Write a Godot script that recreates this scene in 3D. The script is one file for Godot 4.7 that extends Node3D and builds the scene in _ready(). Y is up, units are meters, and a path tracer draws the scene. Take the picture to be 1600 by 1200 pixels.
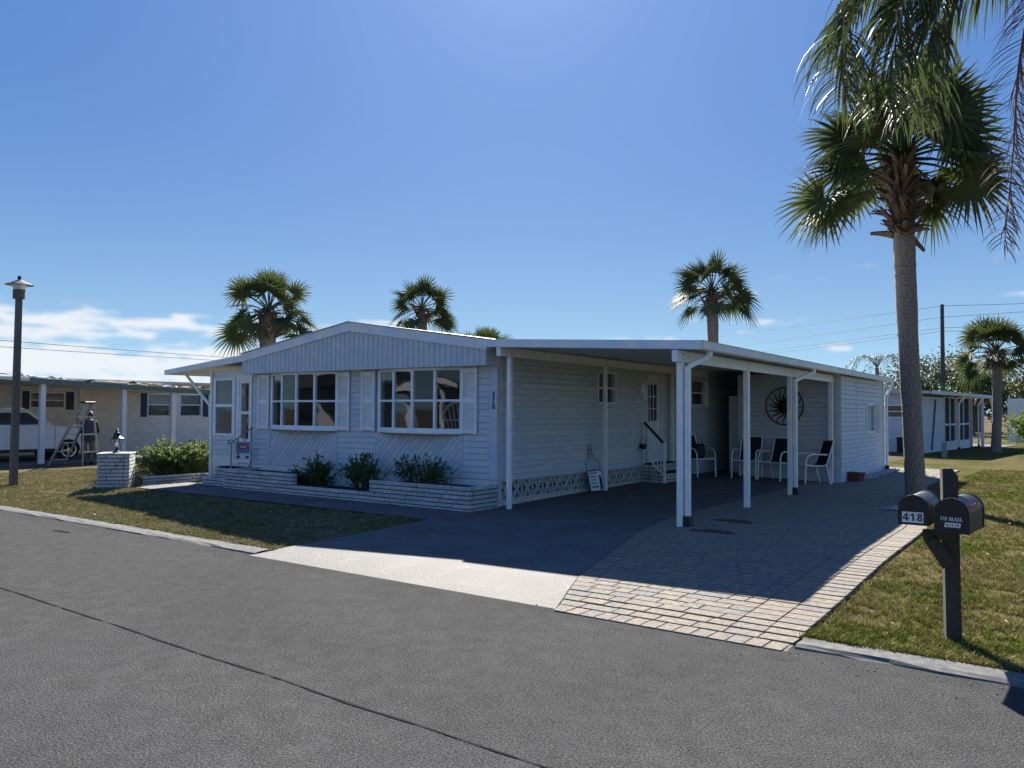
extends Node3D
# A grey manufactured home with carport, paver drive and palms, seen from the street towards the sun.
# Axes: x runs along the street (right), z towards the street, origin at the home's front right corner on the ground.

var M := {}
var rng := RandomNumberGenerator.new()
var taken := {}
var cache := {}
const EXPOSURE := 3.0
const SK := 0.037   # the carport's outer line runs in by this much per metre

# ---------------------------------------------------------------- helpers
func lin(r: float, g: float, b: float) -> Color:
	return Color(r, g, b).linear_to_srgb()

func ssf(a: float, b: float, v: float) -> float:
	var t := clampf((v - a) / (b - a), 0.0, 1.0)
	return t * t * (3.0 - 2.0 * t)

func G(x: float, z: float) -> float:   # height of the lot
	var y := -0.085 * ssf(0.5, 4.6, z)
	y -= 0.13 * ssf(-11.0, -17.0, x) if x < -11.0 else 0.0
	y -= 0.05 * ssf(-12.0, -22.0, z) if z < -12.0 else 0.0
	if z < 0.0 and x > -0.2 and x < 3.0:
		y += 0.085 * clampf(-z / 5.5, 0.0, 1.0) * clampf(1.0 - x / 3.0, 0.0, 1.0)
	if z > 4.6:
		y = -0.115
		if z > 11.9:
			y = -0.06
	return y

func new_st() -> SurfaceTool:
	var st := SurfaceTool.new()
	st.begin(Mesh.PRIMITIVE_TRIANGLES)
	return st

func tri(st: SurfaceTool, a: Vector3, b: Vector3, c: Vector3) -> void:
	var n := (b - a).cross(c - a)
	if n.length_squared() < 1e-16:
		return
	n = n.normalized()
	for p in [a, c, b]:
		st.set_normal(n)
		st.add_vertex(p)

func quad(st: SurfaceTool, a: Vector3, b: Vector3, c: Vector3, d: Vector3) -> void:
	tri(st, a, b, c)
	tri(st, a, c, d)

func oquad(st: SurfaceTool, a: Vector3, b: Vector3, c: Vector3, d: Vector3, o: Vector3) -> void:
	var n := (b - a).cross(c - a)
	if n.dot((a + b + c + d) * 0.25 - o) < 0.0:
		quad(st, d, c, b, a)
	else:
		quad(st, a, b, c, d)

func box(st: SurfaceTool, c: Vector3, s: Vector3, bs := Basis.IDENTITY) -> void:
	var h := s * 0.5
	var p := []
	for k in 8:
		p.append(c + bs * Vector3(h.x if k & 1 else -h.x, h.y if k & 2 else -h.y, h.z if k & 4 else -h.z))
	for f in [[0, 1, 3, 2], [4, 5, 7, 6], [0, 1, 5, 4], [2, 3, 7, 6], [0, 2, 6, 4], [1, 3, 7, 5]]:
		oquad(st, p[f[0]], p[f[1]], p[f[2]], p[f[3]], c)

func span(st: SurfaceTool, a: Vector3, b: Vector3) -> void:   # box between two corners
	box(st, (a + b) * 0.5, (b - a).abs())

func bevel_box(st: SurfaceTool, c: Vector3, s: Vector3, b: float, bs := Basis.IDENTITY) -> void:
	var h := s * 0.5
	var pt := func(sx: float, sy: float, sz: float, ax: int) -> Vector3:
		var v := Vector3(sx * (h.x - (0.0 if ax == 0 else b)), sy * (h.y - (0.0 if ax == 1 else b)), sz * (h.z - (0.0 if ax == 2 else b)))
		return c + bs * v
	for s1 in [-1.0, 1.0]:
		oquad(st, pt.call(s1, -1, -1, 0), pt.call(s1, 1, -1, 0), pt.call(s1, 1, 1, 0), pt.call(s1, -1, 1, 0), c)
		oquad(st, pt.call(-1, s1, -1, 1), pt.call(1, s1, -1, 1), pt.call(1, s1, 1, 1), pt.call(-1, s1, 1, 1), c)
		oquad(st, pt.call(-1, -1, s1, 2), pt.call(1, -1, s1, 2), pt.call(1, 1, s1, 2), pt.call(-1, 1, s1, 2), c)
		for s2 in [-1.0, 1.0]:
			oquad(st, pt.call(s1, s2, -1, 0), pt.call(s1, s2, 1, 0), pt.call(s1, s2, 1, 1), pt.call(s1, s2, -1, 1), c)
			oquad(st, pt.call(s1, -1, s2, 0), pt.call(s1, 1, s2, 0), pt.call(s1, 1, s2, 2), pt.call(s1, -1, s2, 2), c)
			oquad(st, pt.call(-1, s1, s2, 1), pt.call(1, s1, s2, 1), pt.call(1, s1, s2, 2), pt.call(-1, s1, s2, 2), c)
			for s3 in [-1.0, 1.0]:
				var a: Vector3 = pt.call(s1, s2, s3, 0)
				var e: Vector3 = pt.call(s1, s2, s3, 1)
				var f: Vector3 = pt.call(s1, s2, s3, 2)
				if (e - a).cross(f - a).dot(a - c) < 0.0:
					tri(st, a, f, e)
				else:
					tri(st, a, e, f)

func bar(st: SurfaceTool, a: Vector3, b: Vector3, w: float, t: float) -> void:   # box beam from a to b, w across, t deep
	var d := b - a
	var y := d.normalized()
	var x := y.cross(Vector3.UP)
	if x.length() < 0.05:
		x = Vector3.RIGHT
	x = x.normalized()
	box(st, (a + b) * 0.5, Vector3(w, d.length(), t), Basis(x, y, x.cross(y)))

func tube(st: SurfaceTool, pts: Array, r, sides := 8, caps := true) -> void:
	var n := pts.size()
	var rings := []
	var nor := []
	var u := Vector3.ZERO
	for i in n:
		var t: Vector3 = (pts[mini(i + 1, n - 1)] - pts[maxi(i - 1, 0)]).normalized()
		if i == 0:
			u = t.cross(Vector3(0.31, 0.9, 0.17))
			if u.length() < 0.2:
				u = t.cross(Vector3.RIGHT)
		u = (u - t * u.dot(t)).normalized()
		var v := t.cross(u)
		var rr: float = r[i] if r is Array else r
		var ring := []
		var nn := []
		for k in sides:
			var a := TAU * k / sides
			var dir := u * cos(a) + v * sin(a)
			ring.append(pts[i] + dir * rr)
			nn.append(dir)
		rings.append(ring)
		nor.append(nn)
	for i in n - 1:
		for k in sides:
			var k2 := (k + 1) % sides
			for q in [[i, k], [i + 1, k2], [i, k2], [i, k], [i + 1, k], [i + 1, k2]]:
				st.set_normal(nor[q[0]][q[1]])
				st.add_vertex(rings[q[0]][q[1]])
	if caps:
		for e in [0, n - 1]:
			for k in range(1, sides - 1):
				if e == 0:
					tri(st, rings[e][0], rings[e][k + 1], rings[e][k])
				else:
					tri(st, rings[e][0], rings[e][k], rings[e][k + 1])

func lathe(st: SurfaceTool, prof: Array, seg := 24, xf := Transform3D.IDENTITY) -> void:   # prof: Vector2(radius, height) upwards outside
	for i in prof.size() - 1:
		var a: Vector2 = prof[i]
		var b: Vector2 = prof[i + 1]
		var d := b - a
		var n2 := Vector2(d.y, -d.x).normalized()
		for k in seg:
			var t0 := TAU * k / seg
			var t1 := TAU * (k + 1) / seg
			var vs := []
			for q in [[a, t0], [b, t0], [b, t1], [a, t1]]:
				vs.append([xf * Vector3(q[0].x * cos(q[1]), q[0].y, q[0].x * sin(q[1])), (xf.basis * Vector3(n2.x * cos(q[1]), n2.y, n2.x * sin(q[1]))).normalized()])
			for q in [0, 2, 1, 0, 3, 2]:
				st.set_normal(vs[q][1])
				st.add_vertex(vs[q][0])

func prism(st: SurfaceTool, poly: PackedVector2Array, d0: float, d1: float, xf := Transform3D.IDENTITY) -> void:   # poly in xy, depth along z
	if Geometry2D.is_polygon_clockwise(poly):
		poly.reverse()
	var ids := Geometry2D.triangulate_polygon(poly)
	for i in range(0, ids.size(), 3):
		var p := [poly[ids[i]], poly[ids[i + 1]], poly[ids[i + 2]]]
		if (p[1] - p[0]).cross(p[2] - p[0]) < 0.0:
			p = [p[0], p[2], p[1]]
		tri(st, xf * Vector3(p[0].x, p[0].y, d1), xf * Vector3(p[1].x, p[1].y, d1), xf * Vector3(p[2].x, p[2].y, d1))
		tri(st, xf * Vector3(p[0].x, p[0].y, d0), xf * Vector3(p[2].x, p[2].y, d0), xf * Vector3(p[1].x, p[1].y, d0))
	for i in poly.size():
		var a := poly[i]
		var b := poly[(i + 1) % poly.size()]
		quad(st, xf * Vector3(a.x, a.y, d0), xf * Vector3(b.x, b.y, d0), xf * Vector3(b.x, b.y, d1), xf * Vector3(a.x, a.y, d1))

func numbered(called: String) -> String:
	if not taken.has(called):
		taken[called] = 0
		return called
	taken[called] += 1
	return "%s_%03d" % [called, taken[called]]

func obj(called: String, st, m: Material, parent: Node = self) -> MeshInstance3D:
	var o := MeshInstance3D.new()
	o.mesh = st.commit() if st is SurfaceTool else st
	o.material_override = m
	o.name = numbered(called) if parent == self else called
	parent.add_child(o, true)
	return o

func tag(o: Node, label: String, category: String, group := "") -> Node:
	o.set_meta("label", label)
	o.set_meta("category", category)
	if group != "":
		o.set_meta("group", group)
	return o

func thing(called: String, label: String, category: String, at := Vector3.ZERO, turn := 0.0, group := "") -> Node3D:
	var o := Node3D.new()
	o.name = numbered(called)
	add_child(o)
	o.position = at
	o.rotation.y = turn
	tag(o, label, category, group)
	return o

func setting(o: Node) -> Node:
	o.set_meta("kind", "structure")
	return o

func stuff(o: Node) -> Node:
	o.set_meta("kind", "stuff")
	return o

func bevel_mesh(s: Vector3, b: float) -> Mesh:
	var key := "%s %s" % [s, b]
	if not cache.has(key):
		var st := new_st()
		bevel_box(st, Vector3.ZERO, s, b)
		cache[key] = st.commit()
	return cache[key]

func piece(called: String, mesh: Mesh, m: Material, at: Vector3, parent: Node, bs := Basis.IDENTITY) -> MeshInstance3D:
	var o := MeshInstance3D.new()
	o.mesh = mesh
	o.material_override = m
	o.name = called
	parent.add_child(o, true)
	o.transform = Transform3D(bs, at)
	return o

# ---------------------------------------------------------------- materials
func noise(s: int, f: float, oct := 3, kind := FastNoiseLite.TYPE_SIMPLEX_SMOOTH) -> FastNoiseLite:
	var n := FastNoiseLite.new()
	n.seed = s
	n.frequency = f
	n.noise_type = kind
	n.fractal_octaves = oct
	return n

func speckle(s: int, coarse: float, fine: float, amt_c: float, amt_f: float, size := 512, tint := Vector3.ONE, mean := 0.86) -> ImageTexture:
	# a tile of tone variation round 0.85: patches plus grain
	var a := noise(s, coarse, 4).get_seamless_image(size, size, false, false, 0.45).get_data()
	var b := noise(s + 7, fine, 2).get_image(size, size).get_data()
	var out := PackedByteArray()
	out.resize(size * size * 3)
	var r := RandomNumberGenerator.new()
	r.seed = s
	for i in size * size:
		var va := a[i] / 255.0 - 0.5
		var v := mean + va * amt_c + (b[i] / 255.0 - 0.5) * amt_f + (r.randf() - 0.5) * amt_f * 0.35
		out[i * 3] = clampi(int(255.0 * (v + va * (tint.x - 1.0))), 0, 255)
		out[i * 3 + 1] = clampi(int(255.0 * (v + va * (tint.y - 1.0))), 0, 255)
		out[i * 3 + 2] = clampi(int(255.0 * (v + va * (tint.z - 1.0))), 0, 255)
	return ImageTexture.create_from_image(Image.create_from_data(size, size, false, Image.FORMAT_RGB8, out))

func bumps(s: int, f: float, strength: float, size := 512, oct := 3) -> ImageTexture:
	var im := noise(s, f, oct).get_image(size, size) if f > 0.1 else noise(s, f, oct).get_seamless_image(size, size, false, false, 0.4)
	im.convert(Image.FORMAT_RGBA8)
	im.bump_map_to_normal_map(strength)
	return ImageTexture.create_from_image(im)

func mat(called: String, c: Color, rough: float, tex: Texture2D = null, tile := 1.0, nrm: Texture2D = null, nscale := 1.0, metal := 0.0) -> StandardMaterial3D:
	var m := StandardMaterial3D.new()
	m.resource_name = called
	m.albedo_color = c
	m.roughness = rough
	m.metallic = metal
	if tex or nrm:
		m.uv1_triplanar = true
		m.uv1_world_triplanar = true
		m.uv1_scale = Vector3.ONE / tile
	if tex:
		m.albedo_texture = tex
	if nrm:
		m.normal_enabled = true
		m.normal_texture = nrm
		m.normal_scale = nscale
	M[called] = m
	return m

func pane(called: String, c: Color, alpha: float) -> StandardMaterial3D:
	var m := StandardMaterial3D.new()
	m.transparency = BaseMaterial3D.TRANSPARENCY_ALPHA
	m.albedo_color = Color(c.r, c.g, c.b, alpha)
	m.roughness = 0.02
	M[called] = m
	return m

func asphalt_texture() -> ImageTexture:   # binder with pale and dark aggregate
	var size := 1024
	var a := noise(51, 0.012, 4).get_seamless_image(size, size, false, false, 0.45).get_data()
	var b := noise(52, 0.17, 2).get_image(size, size).get_data()
	var v := PackedFloat32Array()
	v.resize(size * size)
	var r := RandomNumberGenerator.new()
	r.seed = 53
	for i in size * size:
		v[i] = 0.74 + (a[i] / 255.0 - 0.5) * 0.10 + (b[i] / 255.0 - 0.5) * 0.46 + (r.randf() - 0.5) * 0.10
	for k in 26000:
		var x := r.randi() % size
		var y := r.randi() % size
		var t := r.randf_range(-0.20, 0.16) if k % 40 else 0.30
		var d := r.randi_range(1, 3)
		for j in d:
			for i in d:
				v[((y + j) % size) * size + (x + i) % size] += t
	var out := PackedByteArray()
	out.resize(size * size * 3)
	for i in size * size:
		var c := clampi(int(v[i] * 255.0), 40, 255)
		out[i * 3] = c
		out[i * 3 + 1] = c
		out[i * 3 + 2] = c
	return ImageTexture.create_from_image(Image.create_from_data(size, size, false, Image.FORMAT_RGB8, out))

func slab_texture() -> ImageTexture:   # painted concrete with thin hand-drawn flagstone lines
	var size := 1024
	var n := noise(41, 0.0085, 1, FastNoiseLite.TYPE_CELLULAR)
	n.cellular_return_type = FastNoiseLite.RETURN_DISTANCE2_SUB
	n.cellular_jitter = 1.0
	n.domain_warp_enabled = true
	n.domain_warp_amplitude = 14.0
	n.domain_warp_frequency = 0.01
	var c := n.get_seamless_image(size, size, false, false, 0.1, false)
	var a := noise(42, 0.006, 4).get_seamless_image(size, size).get_data()
	var b := noise(43, 0.16, 2).get_image(size, size).get_data()
	var w := noise(44, 0.02, 2).get_seamless_image(size, size).get_data()
	c.convert(Image.FORMAT_L8)
	var cd := c.get_data()
	var low := 255
	for i in range(0, cd.size(), 7):
		low = mini(low, cd[i])
	var out := PackedByteArray()
	out.resize(size * size * 3)
	for i in size * size:
		var v := 0.82 + (a[i] / 255.0 - 0.5) * 0.16 + (b[i] / 255.0 - 0.5) * 0.34
		if cd[i] - low < 5 and w[i] > 100:
			v += 0.10
		for k in 3:
			out[i * 3 + k] = clampi(int(255.0 * v), 0, 255)
	return ImageTexture.create_from_image(Image.create_from_data(size, size, false, Image.FORMAT_RGB8, out))

func make_materials() -> void:
	var fine := speckle(1, 0.012, 0.25, 0.10, 0.06)
	var paint := speckle(2, 0.008, 0.1, 0.08, 0.03, 512, Vector3(1.15, 1.0, 0.85), 0.96)
	var dirty := speckle(3, 0.02, 0.2, 0.35, 0.16, 512, Vector3(1.1, 1.0, 0.8))
	var grit := speckle(4, 0.006, 0.42, 0.16, 0.85, 1024)
	var nfine := bumps(5, 0.2, 3.0)
	var ngrit := bumps(6, 0.24, 6.0, 1024, 2)
	var nwave := bumps(7, 0.008, 1.2, 512, 2)
	mat("asphalt", lin(0.129, 0.129, 0.128), 0.97, asphalt_texture(), 3.1, ngrit, 0.4).vertex_color_use_as_albedo = true
	M.asphalt.metallic_specular = 0.08
	mat("asphalt_tar", lin(0.042, 0.042, 0.043), 0.95, grit, 0.9, ngrit, 0.5).metallic_specular = 0.08
	mat("kerb", lin(0.175, 0.172, 0.165), 0.95, dirty, 1.1, ngrit, 0.5)
	mat("lawn_soil", Color.WHITE, 1.0, dirty, 1.3, ngrit, 0.8).vertex_color_use_as_albedo = true
	M.lawn_soil.metallic_specular = 0.1
	mat("slab", lin(0.15, 0.15, 0.15), 0.8, slab_texture(), 5.2, nfine, 0.15)
	M.slab.metallic_specular = 0.36
	mat("sand", lin(0.17, 0.15, 0.125), 1.0, dirty, 0.5)
	for k in 5:
		var c: Color = [lin(0.30, 0.25, 0.196), lin(0.265, 0.236, 0.2), lin(0.315, 0.264, 0.2), lin(0.245, 0.224, 0.198), lin(0.285, 0.244, 0.194)][k]
		mat("paver%d" % k, c, 0.92, dirty, 0.55 + 0.07 * k, ngrit, 0.6)
	mat("paver_mix", Color.WHITE, 0.92, dirty, 0.6, ngrit, 0.5).vertex_color_use_as_albedo = true
	for k in 4:
		var s: float = [1.0, 0.96, 1.03, 0.985][k]
		mat("siding%d" % k, lin(0.60 * s, 0.635 * s, 0.67 * s), 0.6, paint, 1.7 + 0.13 * k, nfine, 0.05)
	mat("gable", lin(0.60, 0.635, 0.66), 0.5, paint, 1.9, nfine, 0.04)
	mat("trim", lin(0.80, 0.80, 0.80), 0.5, paint, 1.3)
	mat("white_metal", lin(0.91, 0.90, 0.88), 0.42, paint, 1.5)
	mat("fascia", lin(0.80, 0.80, 0.80), 0.45, paint, 2.1)
	mat("ceiling", lin(0.72, 0.72, 0.71), 0.6, paint, 2.0)
	mat("shutter", lin(0.91, 0.90, 0.89), 0.55, paint, 0.9)
	mat("wood_sill", lin(0.42, 0.32, 0.2), 0.8, dirty, 0.7)
	mat("roof_sheet", lin(0.5, 0.5, 0.49), 0.5, paint, 2.4)
	for k in 4:
		var s: float = [1.0, 0.93, 1.06, 0.86][k]
		mat("brick%d" % k, lin(0.74 * s, 0.73 * s, 0.71 * s), 0.9, dirty, 0.42 + 0.05 * k, ngrit, 0.5)
	mat("mortar", lin(0.11, 0.108, 0.105), 1.0, dirty, 0.4)
	mat("soil", lin(0.05, 0.038, 0.028), 1.0, dirty, 0.5, ngrit, 1.0)
	mat("breeze_block", lin(0.74, 0.73, 0.69), 0.9, dirty, 0.6, ngrit, 0.3)
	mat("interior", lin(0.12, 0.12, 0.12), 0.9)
	mat("rattan", lin(0.72, 0.66, 0.54), 0.6, dirty, 0.4)
	mat("curtain", lin(0.5, 0.48, 0.44), 0.9)
	mat("black_metal", lin(0.012, 0.012, 0.014), 0.38)
	mat("black_plastic", lin(0.015, 0.015, 0.017), 0.55)
	mat("mailbox_black", lin(0.007, 0.0075, 0.009), 0.4, paint, 0.6, nwave, 0.15)
	mat("red_flag", lin(0.45, 0.02, 0.025), 0.45)
	mat("print_white", lin(0.72, 0.72, 0.70), 0.6)
	mat("print_black", lin(0.02, 0.02, 0.022), 0.6)
	mat("print_blue", lin(0.16, 0.22, 0.36), 0.6)
	mat("print_red", lin(0.55, 0.07, 0.05), 0.6)
	mat("old_wood", lin(0.085, 0.075, 0.06), 0.95, dirty, 0.35, ngrit, 0.8)
	mat("bronze_metal", lin(0.06, 0.035, 0.022), 0.5, dirty, 0.3, null, 1.0, 0.6)
	mat("sling", lin(0.018, 0.022, 0.045), 0.85, fine, 0.05)
	mat("terracotta", lin(0.22, 0.085, 0.045), 0.9, dirty, 0.3)
	mat("white_rock", lin(0.5, 0.49, 0.47), 0.95, dirty, 0.35, ngrit, 0.6)
	mat("lamp_pole", lin(0.16, 0.14, 0.12), 0.75, dirty, 0.5)
	mat("lamp_cap", lin(0.20, 0.21, 0.20), 0.5, dirty, 0.4)
	mat("frosted", lin(0.7, 0.72, 0.72), 0.3)
	mat("galvanised", lin(0.45, 0.46, 0.47), 0.4, dirty, 0.6, null, 1.0, 0.7)
	mat("aluminium", lin(0.55, 0.55, 0.56), 0.35, null, 1.0, null, 1.0, 0.8)
	mat("beige_siding", lin(0.80, 0.75, 0.66), 0.7, paint, 1.8)
	mat("beige_siding_b", lin(0.77, 0.72, 0.63), 0.7, paint, 1.6)
	mat("green_fascia", lin(0.16, 0.24, 0.19), 0.7, dirty, 1.2)
	mat("weathered_wood", lin(0.33, 0.24, 0.15), 0.95, dirty, 0.8)
	mat("torn_felt", lin(0.06, 0.058, 0.055), 0.95, dirty, 0.7)
	mat("navy_shutter", lin(0.018, 0.028, 0.07), 0.6)
	mat("blind", lin(0.30, 0.30, 0.29), 0.8)
	mat("car_paint", lin(0.70, 0.71, 0.73), 0.25).clearcoat_enabled = true
	mat("tyre", lin(0.02, 0.02, 0.021), 0.9)
	mat("alloy", lin(0.5, 0.5, 0.51), 0.3, null, 1.0, null, 1.0, 0.8)
	mat("seam", lin(0.03, 0.03, 0.03), 0.8)
	mat("shirt", Color.WHITE, 0.9, speckle(31, 0.035, 0.2, 1.5, 0.1, 256), 0.9).vertex_color_use_as_albedo = true
	mat("hair", lin(0.02, 0.016, 0.013), 0.7)
	mat("palm_trunk", lin(0.34, 0.285, 0.25), 0.97, speckle(8, 0.03, 0.3, 0.75, 0.3), 0.7, ngrit, 1.0)
	mat("palm_boot", lin(0.15, 0.095, 0.06), 0.97, dirty, 0.22, ngrit, 0.9)
	mat("palm_boot_b", lin(0.22, 0.15, 0.095), 0.97, dirty, 0.2, ngrit, 0.9)
	for k in 3:
		var c: Color = [lin(0.05, 0.066, 0.032), lin(0.068, 0.082, 0.038), lin(0.042, 0.057, 0.03)][k]
		var m := mat("fan_leaf%d" % k, c, 0.6)
		m.backlight_enabled = true
		m.backlight = lin(0.035, 0.045, 0.012)
		m.metallic_specular = 0.12
	var q := mat("queen_leaf", lin(0.03, 0.046, 0.018), 0.62)
	q.backlight_enabled = true
	q.backlight = lin(0.05, 0.065, 0.018)
	q = mat("queen_leaf_yellow", lin(0.20, 0.19, 0.04), 0.5)
	q.backlight_enabled = true
	q.backlight = lin(0.3, 0.26, 0.05)
	mat("queen_rib", lin(0.10, 0.10, 0.035), 0.5)
	q = mat("dead_leaf", lin(0.20, 0.125, 0.115), 0.9)
	mat("twig", lin(0.10, 0.08, 0.06), 0.95)
	for k in 3:
		var c: Color = [lin(0.032, 0.062, 0.02), lin(0.042, 0.072, 0.022), lin(0.025, 0.048, 0.02)][k]
		var m := mat("leaf%d" % k, c, 0.55)
		m.metallic_specular = 0.3
		m.backlight_enabled = true
		m.backlight = lin(0.16, 0.22, 0.05)
	q = mat("far_leaf", Color.WHITE, 0.6)
	q.vertex_color_use_as_albedo = true
	q.backlight_enabled = true
	q.backlight = lin(0.35, 0.38, 0.14)
	q = mat("grass", Color.WHITE, 0.85)
	q.metallic_specular = 0.15
	q.vertex_color_use_as_albedo = true
	q.backlight_enabled = true
	q.backlight = lin(0.30, 0.30, 0.10)
	mat("mulch", lin(0.07, 0.05, 0.035), 1.0, dirty, 0.4, ngrit, 1.0)
	mat("screen_mesh", lin(0.02, 0.024, 0.03), 0.9)
	mat("utility_box", lin(0.28, 0.32, 0.30), 0.6, dirty, 0.5)
	mat("far_white", lin(0.78, 0.78, 0.77), 0.7, paint, 1.5)
	mat("tan_wall", lin(0.55, 0.49, 0.39), 0.8, paint, 1.8)
	mat("roof_shingle", lin(0.13, 0.12, 0.115), 0.95, dirty, 0.8)
	mat("wire", lin(0.03, 0.03, 0.032), 0.7)
	mat("pole_wood", lin(0.14, 0.11, 0.09), 0.95, dirty, 0.5)
	mat("oil", lin(0.06, 0.055, 0.05), 0.6, dirty, 0.4)
	mat("mat_fabric", lin(0.02, 0.02, 0.022), 1.0, fine, 0.1)
	mat("bulb_glass", lin(0.75, 0.74, 0.68), 0.25)
	var gl := pane("glass", lin(0.02, 0.03, 0.035), 0.22)
	gl.uv1_triplanar = true
	gl.uv1_world_triplanar = true
	gl.uv1_scale = Vector3.ONE / 1.7
	gl.normal_enabled = true
	gl.normal_texture = nwave
	gl.normal_scale = 0.12
	pane("clear_glass", lin(0.5, 0.55, 0.55), 0.12)
	pane("car_glass", lin(0.01, 0.013, 0.015), 0.72)
	pane("screen_panel", lin(0.012, 0.016, 0.024), 0.8).roughness = 0.5

const FRONDS := [
	[[Vector3(7.64, 7.80, -1.40), Vector3(6.91, 7.75, -1.04), Vector3(5.98, 7.38, -0.62), Vector3(5.40, 6.71, -0.34), Vector3(5.26, 6.10, -0.27), Vector3(5.29, 5.53, -0.31)], 1.15, 170],
	[[Vector3(7.64, 7.80, -1.40), Vector3(6.87, 7.16, -0.42), Vector3(6.22, 6.45, 0.16), Vector3(5.99, 5.78, 0.30), Vector3(5.94, 5.08, 0.31)], 1.1, 150],
	[[Vector3(7.64, 7.80, -1.40), Vector3(6.92, 7.45, -1.68), Vector3(6.32, 7.01, -1.75), Vector3(6.00, 6.46, -1.78), Vector3(5.86, 5.67, -1.71)], 1.1, 150],
	[[Vector3(7.64, 7.80, -1.40), Vector3(7.22, 7.16, -0.43), Vector3(6.74, 6.58, 0.40), Vector3(6.38, 6.19, 0.90), Vector3(6.17, 5.76, 1.16)], 0.95, 140],
	[[Vector3(7.64, 7.80, -1.40), Vector3(7.20, 7.05, -0.30), Vector3(6.86, 6.52, 0.42), Vector3(6.56, 6.01, 0.74), Vector3(6.42, 5.40, 0.83)], 0.95, 140],
]
const DEAD := [Vector3(7.64, 7.60, -1.40), Vector3(7.33, 6.82, -1.13), Vector3(7.13, 5.77, -0.91), Vector3(7.04, 4.63, -0.89), Vector3(6.94, 3.52, -0.86)]
const WIRES := [
	["topmost overhead wire running off the utility pole", [Vector3(-50.1, 9.02, -83.1), Vector3(-3.05, 10.1, -62.4), Vector3(10.3, 10.3, -67.8)], 0.2],
	["second overhead wire from the top of the utility pole", [Vector3(-50.1, 7.31, -83.2), Vector3(-3.05, 9.2, -62.4), Vector3(10.3, 10.05, -67.8)], 0.2],
	["third overhead wire from the top of the utility pole", [Vector3(-50.1, 6.45, -83.2), Vector3(-3.05, 8.35, -62.4), Vector3(10.3, 8.64, -67.9)], 0.2],
	["fourth overhead wire from the top of the utility pole", [Vector3(-50.1, 6.02, -83.2), Vector3(-3.05, 8.08, -62.4), Vector3(10.3, 8.06, -67.9)], 0.2],
	["low cable leaving the utility pole towards the right edge", [Vector3(-3.1, 4.75, -62.4), Vector3(9.8, 3.76, -52.8)], 0.3],
	["upper of two wires above the beige neighbour's roof", [Vector3(-43.2, 5.14, -1.4), Vector3(-44.5, 5.51, -10.5), Vector3(-45.2, 5.42, -24.8), Vector3(-44.3, 5.35, -50.3)], 0.05],
	["lower of two wires above the beige neighbour's roof", [Vector3(-43.2, 4.83, -1.4), Vector3(-44.5, 5.14, -10.5), Vector3(-45.2, 5.14, -24.8), Vector3(-44.3, 5.04, -50.3)], 0.05],
]

# ---------------------------------------------------------------- sky
func make_sky() -> Sky:
	# clear winter sky after the CIE clear-sky distribution about the sun, thin cloud low over the left
	var w := 2048
	var h := 1024
	var out := PackedByteArray()
	out.resize(w * h * 3)
	var n1 := noise(11, 1.0, 5)
	var n2 := noise(23, 0.35, 3)
	var sun := Vector3(-2.16, 2.49, -3.01).normalized()
	for j in h:
		var th := (0.5 - (j + 0.5) / h) * PI
		var sy := sin(th)
		var cy := cos(th)
		var up := maxf(sy, 0.02)
		var phi := 1.0 - exp(-0.32 / up)
		var hue := Vector3(0.088, 0.237, 0.64).lerp(Vector3(0.56, 0.90, 1.07), pow(1.0 - up, 6.5))
		for i in w:
			var ph := (i + 0.5) / w * TAU
			var d := Vector3(sin(ph) * cy, sy, -cos(ph) * cy)
			var cs := clampf(d.dot(sun), -1.0, 1.0)
			var chi := acos(cs)
			var f := 0.91 + 10.0 * exp(-3.0 * chi) + 0.45 * cs * cs
			var l := pow(phi * f / 2.9, 0.05)
			var c := hue * l
			if cs > 0.0:
				c += Vector3(0.5, 0.52, 0.48) * (0.30 * pow(cs, 14.0) + 0.28 * pow(cs, 160.0) + 1.2 * pow(cs, 900.0))
			if sy > 0.004 and sy < 0.30:
				var p := Vector3(d.x, 0.0, d.z) / (sy + 0.055)
				var v := 0.8 * n1.get_noise_3d(p.x * 0.5, p.z * 0.5, 3.0) + 0.6 * n1.get_noise_2d(p.x * 1.9, p.z * 1.9)
				var patch := n2.get_noise_2d(p.x * 0.5 + 9.0, p.z * 0.5)
				var west := 0.5 + 0.5 * cos(ph + 1.12)   # more of it lies over the left hand side
				var cover := 0.98 * pow(west, 9.0) * (1.0 - ssf(0.045, 0.15, sy)) + 0.10 * (1.0 - ssf(0.02, 0.06, sy)) - 0.42
				var t := ssf(0.0, 0.34, v * 0.9 + patch * 0.30 + cover)
				t *= 1.0 - ssf(0.12, 0.20, sy)
				c = c.lerp(Vector3(0.88, 0.92, 0.97) * (0.55 + 0.45 * minf(l, 1.0)), t * 0.95)
			if sy < 0.0:
				c = c.lerp(Vector3(0.10, 0.10, 0.09), clampf(-sy * 8.0, 0.0, 1.0))
			c /= EXPOSURE
			var at := (j * w + i) * 3
			var s := Color(clampf(c.x, 0, 1), clampf(c.y, 0, 1), clampf(c.z, 0, 1)).linear_to_srgb()
			out[at] = int(s.r * 255.0)
			out[at + 1] = int(s.g * 255.0)
			out[at + 2] = int(s.b * 255.0)
	var pm := PanoramaSkyMaterial.new()
	pm.panorama = ImageTexture.create_from_image(Image.create_from_data(w, h, false, Image.FORMAT_RGB8, out))
	var sk := Sky.new()
	sk.sky_material = pm
	return sk

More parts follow.
